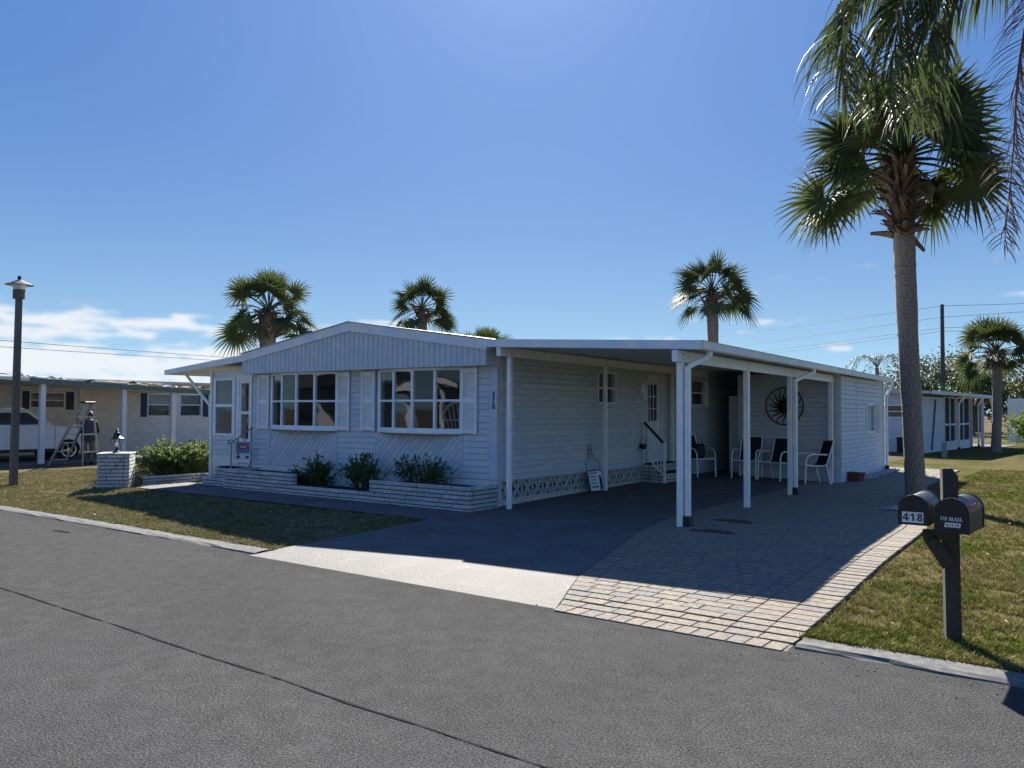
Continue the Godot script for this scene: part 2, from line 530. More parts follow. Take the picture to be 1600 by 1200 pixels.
# ---------------------------------------------------------------- ground, road, drive
func sheet(xs: Array, zs: Array, hf: Callable, cf: Callable) -> SurfaceTool:
	var st := new_st()
	for j in zs.size():
		for i in xs.size():
			st.set_color(cf.call(xs[i], zs[j]))
			st.add_vertex(Vector3(xs[i], hf.call(xs[i], zs[j]), zs[j]))
	var nx := xs.size()
	for j in zs.size() - 1:
		for i in nx - 1:
			var a := j * nx + i
			for q in [a, a + 1, a + nx, a + 1, a + nx + 1, a + nx]:
				st.add_index(q)
	st.generate_normals()
	return st

func steps(a: float, b: float, d: float) -> Array:
	var o := []
	var n := int(round((b - a) / d))
	for k in n + 1:
		o.append(a + (b - a) * k / n)
	return o

var lawn_noise: FastNoiseLite
var lawn_noise_b: FastNoiseLite
func lawn_colour(x: float, z: float) -> Color:   # dry winter turf: patches of straw, olive and bare earth
	var a := lawn_noise.get_noise_2d(x, z) * 0.5 + 0.5
	var b := lawn_noise_b.get_noise_2d(x, z) * 0.5 + 0.5
	var green := ssf(0.45, 0.70, a) * (0.9 if x > 2.0 else 0.35)
	var c := (Vector3(0.17, 0.142, 0.062) if x > 2.0 else Vector3(0.205, 0.17, 0.115)).lerp(Vector3(0.085, 0.102, 0.014), green)
	c = c.lerp(Vector3(0.15, 0.117, 0.07), ssf(0.6, 0.85, b) * 0.7)
	return Color(c.x, c.y, c.z)

const JOINT := [[5.2, 4.40], [4.62, 4.20], [3.62, 3.78], [1.02, 3.09], [-0.55, 2.79], [-3.0, 2.75], [-8.3, 2.55]]
const EDGE := [[5.2, 6.16], [4.8, 6.15], [-1.6, 5.96], [-4.0, 5.35], [-7.0, 4.85], [-15.0, 4.55]]
func along(t: Array, z: float) -> float:
	for i in t.size() - 1:
		if z >= t[i + 1][0]:
			return lerpf(t[i][1], t[i + 1][1], clampf((t[i][0] - z) / (t[i][0] - t[i + 1][0]), 0.0, 1.0))
	return t[-1][1]

func strip(z0: float, z1: float, dz: float, xl: Callable, xr: Callable, cols: int, lift: float) -> SurfaceTool:
	var st := new_st()
	var zs := steps(z0, z1, dz)
	for z in zs:
		for k in cols + 1:
			var x := lerpf(xl.call(z), xr.call(z), float(k) / cols)
			st.add_vertex(Vector3(x, G(x, minf(z, 4.59)) + lift - (0.026 * ssf(4.1, 4.75, z)), z))
	for j in zs.size() - 1:
		for i in cols:
			var a := j * (cols + 1) + i
			for q in [a, a + 1, a + cols + 1, a + 1, a + cols + 2, a + cols + 1]:
				st.add_index(q)
	st.generate_normals()
	return st

func build_ground() -> void:
	lawn_noise = noise(71, 0.42, 3)
	lawn_noise_b = noise(72, 0.9, 3)
	var xs := [-500.0, -250.0, -120.0, -70.0, -45.0, -32.0, -25.0, -20.0, -17.0] + steps(-15.0, 14.0, 0.25) + [16.0, 20.0, 28.0, 40.0, 70.0, 120.0, 250.0, 500.0]
	var zs := [-600.0, -300.0, -150.0, -90.0, -60.0, -45.0, -35.0, -28.0] + steps(-24.0, -6.0, 0.5) + steps(-5.75, 4.5, 0.25) + [4.6, 4.62, 8.0, 11.88, 11.92, 13.0, 16.0, 20.0, 28.0, 40.0, 70.0, 150.0, 400.0]
	setting(obj("lawn", sheet(xs, zs, func(x, z): return G(x, z) - 0.012 - (0.035 if x > 0.2 and x < 6.0 and z > 3.0 and z < 4.6 else 0.0), lawn_colour), M.lawn_soil))
	# the street: worn grey asphalt with lighter wheel tracks and scuffs
	var n := noise(81, 0.55, 4)
	var nb := noise(82, 0.13, 3)
	var rx := [-400.0, -150.0, -60.0, -30.0] + steps(-20.0, 16.0, 0.3) + [22.0, 40.0, 100.0, 400.0]
	var rz := steps(4.6, 11.9, 0.18)
	setting(obj("road", sheet(rx, rz, func(_x, z): return -0.1 + 0.02 * (1.0 - absf(z - 8.2) / 3.7), func(x, z):
		var v := 1.0 + 0.13 * n.get_noise_2d(x, z) + 0.20 * nb.get_noise_2d(x * 0.5, z * 1.3)
		var crumbs := -0.22 * (1.0 - ssf(4.6, 5.0, z)) * (0.5 + n.get_noise_2d(x * 3.0, z * 3.0))
		return Color(v + crumbs, v + crumbs, v * 1.005 + crumbs)), M.asphalt))
	# paving joint along the road
	var st := new_st()
	var path := noise(83, 0.6, 3)
	var wid := noise(84, 2.6, 3)
	var ry := func(z): return -0.1 + 0.02 * (1.0 - absf(z - 8.2) / 3.7) + 0.004
	var prev := []
	for k in 360:
		var x := -16.0 + 0.075 * k
		var z := 7.16 + 0.025 * (x + 0.2) + 0.018 * path.get_noise_1d(x)
		var w := 0.007 + 0.010 * maxf(-0.6, wid.get_noise_1d(x)) + 0.006 * wid.get_noise_1d(x * 7.0)
		var cur := [Vector3(x, ry.call(z - w), z - w), Vector3(x, ry.call(z + w), z + w)]
		if prev:
			quad(st, prev[0], prev[1], cur[1], cur[0])
		prev = cur
	setting(obj("road_joint", st, M.asphalt_tar))
	for m in [[-3.3, 5.15, 0.24], [-4.6, 5.85, 0.2]]:
		st = new_st()
		for k in 8:
			var a0 := TAU * k / 8
			var a1 := TAU * (k + 1) / 8
			var pc := Vector3(m[0], ry.call(m[1]), m[1])
			tri(st, pc, pc + Vector3(cos(a1) * m[2], 0, sin(a1) * 0.045), pc + Vector3(cos(a0) * m[2], 0, sin(a0) * 0.045))
		setting(obj("road_patch", st, M.asphalt_tar))
	# ribbon kerbs
	for r in [[-300.0, 0.125], [6.17, 300.0]]:
		st = new_st()
		var prof := [Vector2(4.66, -0.115), Vector2(4.63, -0.088), Vector2(4.58, -0.076), Vector2(4.50, -0.072), Vector2(4.42, -0.070), Vector2(4.37, -0.078), Vector2(4.36, -0.13)]
		var ks: Array
		if r[0] < 0.0:
			ks = [-300.0, -100.0, -40.0] + steps(-20.0, r[1], 0.3)
		else:
			ks = steps(r[0], 16.0, 0.3) + [40.0, 100.0, 300.0]
		var wob := noise(85, 0.8, 3)
		for i in ks.size() - 1:
			for j in prof.size() - 1:
				var p := []
				for q in [[i, j], [i + 1, j], [i + 1, j + 1], [i, j + 1]]:
					var x: float = ks[q[0]]
					var o := wob.get_noise_2d(x * 1.6, q[1] * 3.0) * 0.02
					p.append(Vector3(x, prof[q[1]].y + o * 0.5, prof[q[1]].x + o * 1.4 + (0.03 if x > 5.0 else 0.0)))
				quad(st, p[3], p[2], p[1], p[0])
		setting(obj("kerb", st, M.kerb))
	# painted concrete slab of the carport and its apron, the path along the planter
	setting(obj("driveway", strip(-10.6, 4.72, 0.25, func(z): return 0.13 if z > 0.0 else -0.02, func(z): return along(JOINT, z) - 0.01, 14, 0.012), M.slab))
	setting(obj("path", strip(0.55, 1.72, 0.13, func(z): return -8.0 if z < 1.5 else -7.6, func(_z): return 0.124, 24, 0.010), M.slab))
	build_pavers()
	# far cross street on the right, pale with a verge
	st = new_st()
	var c0 := Vector3(1.0, -0.07, -41.0)
	quad(st, Vector3(-60, -0.066, -34), Vector3(60, -0.066, -34), Vector3(60, -0.066, -40.5), Vector3(-60, -0.066, -40.5))
	setting(obj("cross_street", st, M.kerb))

func build_pavers() -> void:
	var root := Node3D.new()
	root.name = "paver_drive"
	add_child(root)
	setting(root)
	obj("sand_bed", strip(-14.6, 4.78, 0.25, func(z): return along(JOINT, z), func(z): return along(EDGE, z), 8, 0.012), M.sand, root)
	rng.seed = 5
	var all := []
	var z := 4.80
	var row := 0
	while z > -14.5:
		var d := 0.20 if row == 0 else 0.152
		var zm := z - d * 0.5
		var xl := along(JOINT, zm) + 0.004
		var xr := along(EDGE, zm)
		var inner := xr - 0.52
		var cuts := []
		var x := xl
		if row > 0:
			cuts.append([x, 0.215 if row % 2 else 0.19])
			x += cuts[0][1]
			while x < inner - 0.02:
				var l: float = [0.152, 0.228, 0.228, 0.305][rng.randi() % 4]
				if inner - x - l < 0.09:
					l = inner - x
				cuts.append([x, l])
				x += l
			cuts.append([inner, 0.26])
			cuts.append([inner + 0.26, 0.26])
		else:
			while x < xr - 0.07:
				cuts.append([x, minf(0.135, xr - x)])
				x += 0.135
		for c in cuts:
			var xm: float = c[0] + c[1] * 0.5
			var y := G(xm, minf(zm, 4.59)) - 0.026 * ssf(4.1, 4.75, zm)
			all.append([Vector3(xm, y, zm), c[1] - 0.009, d - 0.004, rng.randi() % 5, rng.randfn(0.0, 0.0011), rng.randfn(0.0, 0.006), c[0] == xl])
		z -= d
		row += 1
	var eye := Vector3(7.985, 1.53, 10.457)
	all.sort_custom(func(a, b): return a[0].distance_squared_to(eye) < b[0].distance_squared_to(eye))
	var mm := MultiMesh.new()
	mm.transform_format = MultiMesh.TRANSFORM_3D
	mm.use_colors = true
	mm.mesh = bevel_mesh(Vector3(0.2, 0.04, 0.146), 0.0035)
	mm.instance_count = all.size() - 300
	for i in all.size():
		var p: Array = all[i]
		var at: Vector3 = p[0] + Vector3(0, 0.001 + p[4], 0)
		var bs := Basis.from_euler(Vector3(p[5] * 0.7, p[5], p[4] * 3.0))
		if i < 300 and p[6]:   # border pieces cut to the slanting joint
			var st := new_st()
			var z0: float = p[2] * 0.5
			var l0 := along(JOINT, at.z + z0) + 0.006 - at.x
			var l1 := along(JOINT, at.z - z0) + 0.006 - at.x
			prism(st, PackedVector2Array([Vector2(l0, -z0), Vector2(p[1] * 0.5, -z0), Vector2(p[1] * 0.5, z0), Vector2(l1, z0)]), -0.02, 0.02, Transform3D(Basis(Vector3(1, 0, 0), Vector3(0, 0, -1), Vector3(0, 1, 0)), Vector3.ZERO))
			piece("paver", st.commit(), M["paver%d" % p[3]], at, root)
		elif i < 300:
			piece("paver", bevel_mesh(Vector3(snappedf(p[1], 0.004), 0.04, p[2]), 0.0035), M["paver%d" % p[3]], at, root, bs)
		else:
			mm.set_instance_transform(i - 300, Transform3D(bs.scaled_local(Vector3(p[1] / 0.2, 1.0, p[2] / 0.146)), at))
			var c: Vector3 = [Vector3(0.30, 0.25, 0.196), Vector3(0.265, 0.236, 0.2), Vector3(0.315, 0.264, 0.2), Vector3(0.245, 0.224, 0.198), Vector3(0.285, 0.244, 0.194)][p[3]]
			mm.set_instance_color(i - 300, Color(c.x, c.y, c.z))
	var mi := MultiMeshInstance3D.new()
	mi.name = "far_pavers"
	mi.multimesh = mm
	mi.material_override = M.paver_mix
	root.add_child(mi)
	stuff(mi)

func build_litter() -> void:
	# grit in the gutter and dry leaves on the turf
	rng.seed = 123
	var st := new_st()
	for k in 420:
		var x := rng.randf_range(-9.0, 11.0)
		var z := 4.68 + absf(rng.randfn(0.0, 0.22))
		if x > 0.0 and x < 6.2 and rng.randf() < 0.5:
			continue
		rock(st, Vector3(x, -0.1 + 0.02 * (1.0 - absf(z - 8.2) / 3.7) + 0.002, z), rng.randf_range(0.003, 0.008))
	for k in 90:
		var x := rng.randf_range(-3.0, 9.5)
		var z := rng.randf_range(4.8, 9.0)
		rock(st, Vector3(x, -0.1 + 0.02 * (1.0 - absf(z - 8.2) / 3.7) + 0.001, z), rng.randf_range(0.003, 0.007))
	tag(stuff(obj("road_grit", st, M.kerb)), "loose grit lying along the edge of the road", "grit")
	st = new_st()
	for k in 330:
		var left := k % 3 > 0
		var x := rng.randf_range(-12.0, 0.0) if left else rng.randf_range(6.1, 9.5)
		var z := rng.randf_range(1.9, 4.4) if left else rng.randf_range(-4.0, 4.4)
		leaf_blade(st, Vector3(x, G(x, z) + rng.randf_range(0.01, 0.03), z), Vector3(rng.randfn(), rng.randfn(0, 0.35), rng.randfn()).normalized(), Vector3(rng.randfn(0, 0.4), 1, rng.randfn(0, 0.4)), rng.randf_range(0.03, 0.07), rng.randf_range(0.012, 0.028))
	tag(stuff(obj("fallen_leaves", st, M.wood_sill)), "dry pale leaves scattered on the grass", "leaves")

func build_grass() -> void:
	# tufts of short turf; one mesh of blades, scattered thick near the street
	var st := new_st()
	rng.seed = 99
	for k in 7:
		var a := rng.randf() * TAU
		var o := Vector3(rng.randf_range(-0.02, 0.02), 0, rng.randf_range(-0.02, 0.02))
		var h := rng.randf_range(0.022, 0.048)
		var lean := Vector3(cos(a), 0, sin(a)) * rng.randf_range(0.012, 0.04)
		var side := Vector3(-sin(a), 0, cos(a)) * 0.0022
		var m := o + lean * 0.4 + Vector3(0, h * 0.65, 0)
		quad(st, o - side, o + side, m + side * 0.8, m - side * 0.8)
		tri(st, m - side * 0.8, m + side * 0.8, o + lean + Vector3(0, h, 0))
	var mesh := st.commit()
	for part in [["short dry grass on the verge beside the mailboxes", 5.0, 14.0, -16.0, 4.42, 46000], ["brownish grass strip in front of the home", -14.5, 0.12, -3.0, 4.4, 42000]]:
		var spots := []
		var cols := []
		var tries := 0
		while spots.size() < part[5] and tries < 400000:
			tries += 1
			var t := rng.randf()
			var x := rng.randf_range(part[1], part[2])
			var z: float = lerpf(part[4], part[3], t * t)
			if part[1] > 0.0:
				if x < along(EDGE, z) + 0.005 + 0.04 * rng.randf() or x > 6.2 + (10.5 - z) * 0.42:
					continue
			else:
				if z < 1.74 and x > -8.25:
					continue
				if x < -8.2 and z < -1.5 and x > -10.0:
					continue
			var dense := lawn_noise_b.get_noise_2d(x * 1.7, z * 1.7)
			if dense > 0.22 and rng.randf() < 0.75:
				continue
			var c := lawn_colour(x, z)
			var f := rng.randf_range(0.75, 1.45)
			if rng.randf() < 0.10:
				c = Color(0.31, 0.265, 0.13)
			elif rng.randf() < 0.22:
				c = Color(0.10, 0.135, 0.02)
			var s := rng.randf_range(0.6, 1.15) * (1.25 if z > 4.2 else 1.0)
			spots.append(Transform3D(Basis(Vector3.UP, rng.randf() * TAU).scaled(Vector3(s * 1.3, s, s * 1.3)), Vector3(x, G(x, minf(z, 4.59)) - 0.014, z)))
			cols.append(Color(c.r * f, c.g * f, c.b * f))
		var mm := MultiMesh.new()
		mm.transform_format = MultiMesh.TRANSFORM_3D
		mm.use_colors = true
		mm.mesh = mesh
		mm.instance_count = spots.size()
		for i in spots.size():
			mm.set_instance_transform(i, spots[i])
			mm.set_instance_color(i, cols[i])
		var mi := MultiMeshInstance3D.new()
		mi.name = numbered("grass")
		mi.multimesh = mm
		mi.material_override = M.grass
		add_child(mi)
		tag(mi, part[0], "grass")
		stuff(mi)

# ---------------------------------------------------------------- the home
func lap(parent: Node, along_axis: Vector3, out: Vector3, origin: Vector3, a: float, b: float, y0: float, h: float, m: Material) -> void:
	# one lap-siding board: leans out by 14 mm at its lower edge
	var st := new_st()
	var p0 := origin + along_axis * a
	var p1 := origin + along_axis * b
	var lo := Vector3(0, y0 + 0.006, 0)
	var hi := Vector3(0, y0 + h - 0.001, 0)
	var q := []
	for p in [p0, p1]:
		q.append([p + lo + out * 0.012, p + lo + out * 0.030, p + hi + out * 0.019, p + hi + out * 0.012])
	var c: Vector3 = (q[0][0] + q[1][2]) * 0.5
	for k in 4:
		var k2 := (k + 1) % 4
		oquad(st, q[0][k], q[1][k], q[1][k2], q[0][k2], c)
	for e in 2:
		oquad(st, q[e][0], q[e][1], q[e][2], q[e][3], c)
	obj("siding_board", st, m, parent)

func boards(parent: Node, axis: Vector3, out: Vector3, origin: Vector3, a: float, b: float, y0: float, y1: float, h: float, holes: Array, pre := "siding") -> void:
	# courses of lap siding from a to b, cut round holes [a0, a1, y0, y1]
	var n := int(round((y1 - y0) / h))
	h = (y1 - y0) / n
	for k in n:
		var y := y0 + k * h
		var segs := [[a, b]]
		for hole in holes:
			if hole[2] < y + h * 0.5 and hole[3] > y + h * 0.5:
				var nxt := []
				for s in segs:
					if hole[1] <= s[0] or hole[0] >= s[1]:
						nxt.append(s)
						continue
					if hole[0] - s[0] > 0.01:
						nxt.append([s[0], hole[0]])
					if s[1] - hole[1] > 0.01:
						nxt.append([hole[1], s[1]])
				segs = nxt
		for s in segs:
			lap(parent, axis, out, origin, s[0], s[1], y, h, M[pre + str((k * 7 + int(absf(s[0]) * 13.0)) % 4)] if pre == "siding" else M[pre if k % 3 else pre + "_b"])

func wall_with_holes(st: SurfaceTool, axis: Vector3, out: Vector3, origin: Vector3, a: float, b: float, y0: float, y1: float, thick: float, holes: Array) -> void:
	# a solid wall behind the boards, split into boxes round its openings
	var cuts := [a, b]
	for h in holes:
		cuts.append_array([h[0], h[1]])
	cuts.sort()
	for i in cuts.size() - 1:
		if cuts[i + 1] - cuts[i] < 0.001:
			continue
		var mid: float = (cuts[i] + cuts[i + 1]) * 0.5
		var parts := [[y0, y1]]
		for h in holes:
			if mid > h[0] and mid < h[1]:
				parts = [[y0, h[2]], [h[3], y1]]
		for p in parts:
			if p[1] - p[0] < 0.001:
				continue
			var c: Vector3 = origin + axis * mid - out * (thick * 0.5) + Vector3(0, (p[0] + p[1]) * 0.5, 0)
			box(st, c, (axis * (cuts[i + 1] - cuts[i])).abs() + (out * thick).abs() + Vector3(0, p[1] - p[0], 0))

func bow_window(house: Node, x0: float, x1: float, y0: float, y1: float) -> void:
	var w := Node3D.new()
	w.name = "window"
	house.add_child(w, true)
	var out := [0.02, 0.15, 0.19, 0.15, 0.02]
	var pts := []
	for k in 5:
		pts.append(Vector3(lerpf(x0, x1, k / 4.0), 0, out[k]))
	var ym := y0 + (y1 - y0) * 0.485
	var st := new_st()
	for k in 5:
		var half := 0.024 if k in [1, 2, 3] else 0.032
		span(st, pts[k] + Vector3(-half, y0, -0.03), pts[k] + Vector3(half, y1, 0.025))
	for k in 4:
		for y in [[y0 + 0.02, 0.05], [ym, 0.036], [y1 - 0.016, 0.04]]:
			bar(st, pts[k] + Vector3(0, y[0], 0), pts[k + 1] + Vector3(0, y[0], 0), y[1] * 0.9, y[1])
	obj("frame", st, M.white_metal, w)
	for k in 4:
		for y in [[y0 + 0.03, ym - 0.01], [ym + 0.01, y1 - 0.03]]:
			st = new_st()
			var a: Vector3 = pts[k]
			var b: Vector3 = pts[k + 1]
			quad(st, a + Vector3(0, y[0], 0), b + Vector3(0, y[0], 0), b + Vector3(0, y[1], 0), a + Vector3(0, y[1], 0))
			obj("pane", st, M.glass, w)
	# sill board and the raw wood under it
	st = new_st()
	prism(st, PackedVector2Array([Vector2(x0 - 0.05, 0.0), Vector2(x1 + 0.03, 0.0), Vector2(x1 + 0.03, -0.04), Vector2(pts[3].x, -0.20), Vector2(pts[2].x, -0.24), Vector2(pts[1].x, -0.20), Vector2(x0 - 0.05, -0.04)]), y0 - 0.045, y0 - 0.005, Transform3D(Basis(Vector3(1, 0, 0), Vector3(0, 0, -1), Vector3(0, 1, 0)), Vector3.ZERO))
	obj("sill", st, M.white_metal, w)
	st = new_st()
	prism(st, PackedVector2Array([Vector2(x0, 0.0), Vector2(x1, 0.0), Vector2(x1, -0.03), Vector2(pts[3].x, -0.17), Vector2(pts[2].x, -0.21), Vector2(pts[1].x, -0.17), Vector2(x0, -0.03)]), y0 - 0.075, y0 - 0.047, Transform3D(Basis(Vector3(1, 0, 0), Vector3(0, 0, -1), Vector3(0, 1, 0)), Vector3.ZERO))
	obj("sill_support", st, M.wood_sill, w)
	st = new_st()   # head board between the bow and the wall
	prism(st, PackedVector2Array([Vector2(x0, 0.0), Vector2(x1, 0.0), Vector2(x1, -0.03), Vector2(pts[3].x, -0.16), Vector2(pts[2].x, -0.20), Vector2(pts[1].x, -0.16), Vector2(x0, -0.03)]), y1 + 0.004, y1 + 0.02, Transform3D(Basis(Vector3(1, 0, 0), Vector3(0, 0, -1), Vector3(0, 1, 0)), Vector3.ZERO))
	obj("head_board", st, M.white_metal, w)

func shutter(house: Node, x0: float, x1: float, y0: float, y1: float) -> void:
	var s := Node3D.new()
	s.name = "shutter"
	house.add_child(s, true)
	s.position = Vector3((x0 + x1) * 0.5, y0, 0.036)
	var w := x1 - x0
	var h := y1 - y0
	var st := new_st()
	var r := 0.05
	for sx in [-1.0, 1.0]:
		bevel_box(st, Vector3(sx * (w * 0.5 - r * 0.5), h * 0.5, 0.018), Vector3(r, h, 0.032), 0.004)
	for y in [0.05, h * 0.5, h - 0.05]:
		bevel_box(st, Vector3(0, y, 0.0175), Vector3(w - r * 2.0, 0.075, 0.029), 0.004)
	obj("frame", st, M.shutter, s)
	st = new_st()
	for f in [[0.09, h * 0.5 - 0.04], [h * 0.5 + 0.04, h - 0.09]]:
		var n := int((f[1] - f[0]) / 0.03)
		for k in n:
			var y: float = f[0] + (k + 0.5) * (f[1] - f[0]) / n
			box(st, Vector3(0, y, 0.016), Vector3(w - r * 2.0, 0.006, 0.028), Basis(Vector3.RIGHT, 0.75))
	box(st, Vector3(0, h * 0.5, 0.003), Vector3(w - r, h - 0.04, 0.004))
	obj("louvres", st, M.shutter, s)

func diagonal_panel(house: Node, x0: float, x1: float, y0: float, y1: float, proud: float) -> void:
	var p := Node3D.new()
	p.name = "diagonal_panel"
	house.add_child(p, true)
	var rect := PackedVector2Array([Vector2(x0 + 0.02, y0), Vector2(x1 - 0.02, y0), Vector2(x1 - 0.02, y1), Vector2(x0 + 0.02, y1)])
	var t := 0.13
	var k := 0
	var x := x0 - (y1 - y0)
	while x < x1:
		var g := 0.010
		var s := PackedVector2Array([Vector2(x + g, y0), Vector2(x + t, y0), Vector2(x + t + (y1 - y0), y1), Vector2(x + g + (y1 - y0), y1)])
		for poly in Geometry2D.intersect_polygons(rect, s):
			var st := new_st()
			prism(st, poly, 0.012, 0.018 + proud)
			obj("board", st, M["siding%d" % (k % 4)], p)
		x += t
		k += 1
	var st := new_st()
	span(st, Vector3(x0, y0, 0.001), Vector3(x0 + 0.018, y1, 0.038))
	span(st, Vector3(x1 - 0.018, y0, 0.001), Vector3(x1, y1, 0.038))
	obj("edge_trim", st, M.gable, p)

func simple_window(house: Node, axis: Vector3, out: Vector3, origin: Vector3, a0: float, a1: float, y0: float, y1: float, blinds := true) -> void:
	# framed sash window set in a wall running along axis
	var w := Node3D.new()
	w.name = "window"
	house.add_child(w, true)
	var f := 0.035
	var add := func(st: SurfaceTool, b0: float, b1: float, ya: float, yb: float, o0: float, o1: float):
		var pa: Vector3 = origin + axis * b0 + out * o0 + Vector3(0, ya, 0)
		var pb: Vector3 = origin + axis * b1 + out * o1 + Vector3(0, yb, 0)
		span(st, pa, pb)
	var st := new_st()
	add.call(st, a0, a0 + f, y0, y1, -0.06, 0.044)
	add.call(st, a1 - f, a1, y0, y1, -0.06, 0.044)
	add.call(st, a0 + f, a1 - f, y0, y0 + f, -0.06, 0.046)
	add.call(st, a0 + f, a1 - f, y1 - f, y1, -0.06, 0.046)
	add.call(st, a0 + f, a1 - f, (y0 + y1) * 0.5 - 0.018, (y0 + y1) * 0.5 + 0.018, -0.04, 0.012)
	obj("frame", st, M.white_metal, w)
	for s in [[y0 + f, (y0 + y1) * 0.5 - 0.018, -0.02], [(y0 + y1) * 0.5 + 0.018, y1 - f, -0.005]]:
		st = new_st()
		var c0: Vector3 = origin + axis * (a0 + f) + out * s[2]
		var c1: Vector3 = origin + axis * (a1 - f) + out * s[2]
		quad(st, c0 + Vector3(0, s[0], 0), c1 + Vector3(0, s[0], 0), c1 + Vector3(0, s[1], 0), c0 + Vector3(0, s[1], 0))
		obj("pane", st, M.glass, w)
	st = new_st()
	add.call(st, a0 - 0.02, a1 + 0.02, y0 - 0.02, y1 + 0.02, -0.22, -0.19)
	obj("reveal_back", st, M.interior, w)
	if blinds:
		st = new_st()
		add.call(st, a0 + f, a1 - f, (y0 + y1) * 0.5 + 0.02, y1 - f, -0.10, -0.09)
		obj("blind", st, M.blind, w)

func build_house() -> void:
	var h := thing("mobile_home", "long pale grey home with lap siding, ribbed gable and two bow windows", "house")
	var X := Vector3.RIGHT
	var Zb := Vector3.BACK
	# shell
	var w1 := [-5.66, -3.70, 1.18, 2.25]
	var w2 := [-2.63, -0.68, 1.18, 2.25]
	var st := new_st()
	wall_with_holes(st, X, Zb, Vector3.ZERO, -6.30, 0.0, 0.0, 2.26, 0.12, [w1, w2])
	obj("front_wall", st, M.siding0, h)
	var s_holes := [[0.0 + 3.13, 3.84, 1.68, 2.30], [5.146, 5.886, 0.45, 2.30], [7.39, 8.23, 1.68, 2.29]]
	st = new_st()
	wall_with_holes(st, Vector3.FORWARD, X, Vector3.ZERO, 0.12, 13.6, 0.40, 2.62, 0.12, s_holes)
	obj("side_wall", st, M.siding0, h)
	st = new_st()
	span(st, Vector3(-6.30, 0, -13.6), Vector3(-6.18, 2.62, -0.12))
	span(st, Vector3(-6.18, 0, -13.6), Vector3(-0.12, 2.62, -13.48))
	span(st, Vector3(-6.18, 2.40, -13.48), Vector3(-0.12, 2.44, -0.12))
	span(st, Vector3(-6.18, 2.0, -3.4), Vector3(-0.12, 0.42, -3.3))
	span(st, Vector3(-6.18, 0.36, -13.48), Vector3(-0.12, 0.42, -0.12))
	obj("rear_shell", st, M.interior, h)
	# boards on the front, in three bays
	boards(h, X, Zb, Vector3.ZERO, -6.26, -0.10, 0.43, 2.26, 0.102, [[-5.69, -3.69, 0.0, 3.0], [-2.70, -0.67, 0.0, 3.0]])
	boards(h, Vector3.FORWARD, X, Vector3.ZERO, 0.09, 13.5, 0.405, 2.60, 0.102, s_holes)
	diagonal_panel(h, -5.69, -3.69, 0.43, 1.13, 0.008)
	diagonal_panel(h, -2.70, -0.67, 0.43, 1.13, 0.016)
	bow_window(h, -5.63, -3.72, 1.19, 2.245)
	bow_window(h, -2.60, -0.70, 1.19, 2.245)
	shutter(h, -6.06, -5.70, 1.14, 2.25)
	shutter(h, -3.70, -3.36, 1.15, 2.25)
	shutter(h, -3.05, -2.70, 1.16, 2.25)
	shutter(h, -0.69, -0.36, 1.15, 2.25)
	# corner trim, skirting
	st = new_st()
	span(st, Vector3(-0.10, 0.43, 0.002), Vector3(0.044, 2.26, 0.044))
	span(st, Vector3(0.002, 0.405, -0.09), Vector3(0.0445, 2.56, 0.001))
	obj("corner_trim", st, M.siding2, h)
	st = new_st()
	span(st, Vector3(-0.09, 0.0, 0.002), Vector3(0.05, 0.425, 0.05))
	span(st, Vector3(0.002, 0.0, -0.08), Vector3(0.0505, 0.402, 0.001))
	obj("corner_foot", st, M.gable, h)
	st = new_st()
	span(st, Vector3(-6.29, 0.0, 0.001), Vector3(-0.092, 0.425, 0.012))
	obj("skirting", st, M.trim, h)
	# breeze block skirt along the carport
	st = new_st()
	span(st, Vector3(-0.02, -0.05, -13.5), Vector3(0.045, 0.098, -0.082))
	obj("footing", st, M.breeze_block, h)
	st = new_st()
	span(st, Vector3(-0.02, 0.0985, -13.5), Vector3(0.03, 0.402, -4.98))
	obj("side_skirting", st, M.siding3, h)
	var bm := breeze_mesh()
	for k in 16:
		piece("breeze_block", bm, M.breeze_block, Vector3(0.0, 0.099, -0.24 - 0.305 * k), h)
	# gable: fifty-two ribbed panels under rake boards
	var gx0 := -6.24
	var gx1 := 0.0
	var px := -3.12
	var top := func(x: float) -> float: return lerpf(2.955, 2.50, absf(x - px) / 3.12)
	var n := 52
	for k in n:
		var a: float = lerpf(gx0, gx1, k / float(n)) + 0.004
		var b: float = lerpf(gx0, gx1, (k + 1) / float(n)) - 0.004
		st = new_st()
		var rib := 0.012
		var poly := [Vector2(a, 0.275), Vector2(a + rib, 0.288), Vector2(b - rib, 0.288), Vector2(b, 0.275)]
		for q in 3:
			var u: Vector2 = poly[q]
			var v: Vector2 = poly[q + 1]
			quad(st, Vector3(u.x, 2.275, u.y), Vector3(v.x, 2.275, v.y), Vector3(v.x, top.call(v.x), v.y), Vector3(u.x, top.call(u.x), u.y))
		obj("gable_panel", st, M.gable, h)
	st = new_st()
	prism(st, PackedVector2Array([Vector2(gx0, 2.27), Vector2(gx1, 2.27), Vector2(gx1, 2.52), Vector2(px, 2.97), Vector2(gx0, 2.52)]), -0.10, 0.272)
	obj("gable_core", st, M.gable, h)
	st = new_st()
	span(st, Vector3(gx0 - 0.03, 2.255, 0.02), Vector3(gx1 + 0.012, 2.273, 0.298))
	span(st, Vector3(gx1 + 0.001, 2.274, 0.0), Vector3(gx1 + 0.012, 2.66, 0.2925))
	span(st, Vector3(gx0 - 0.03, 2.274, 0.0), Vector3(gx0 - 0.001, 2.62, 0.2925))
	obj("gable_edge", st, M.gable, h)
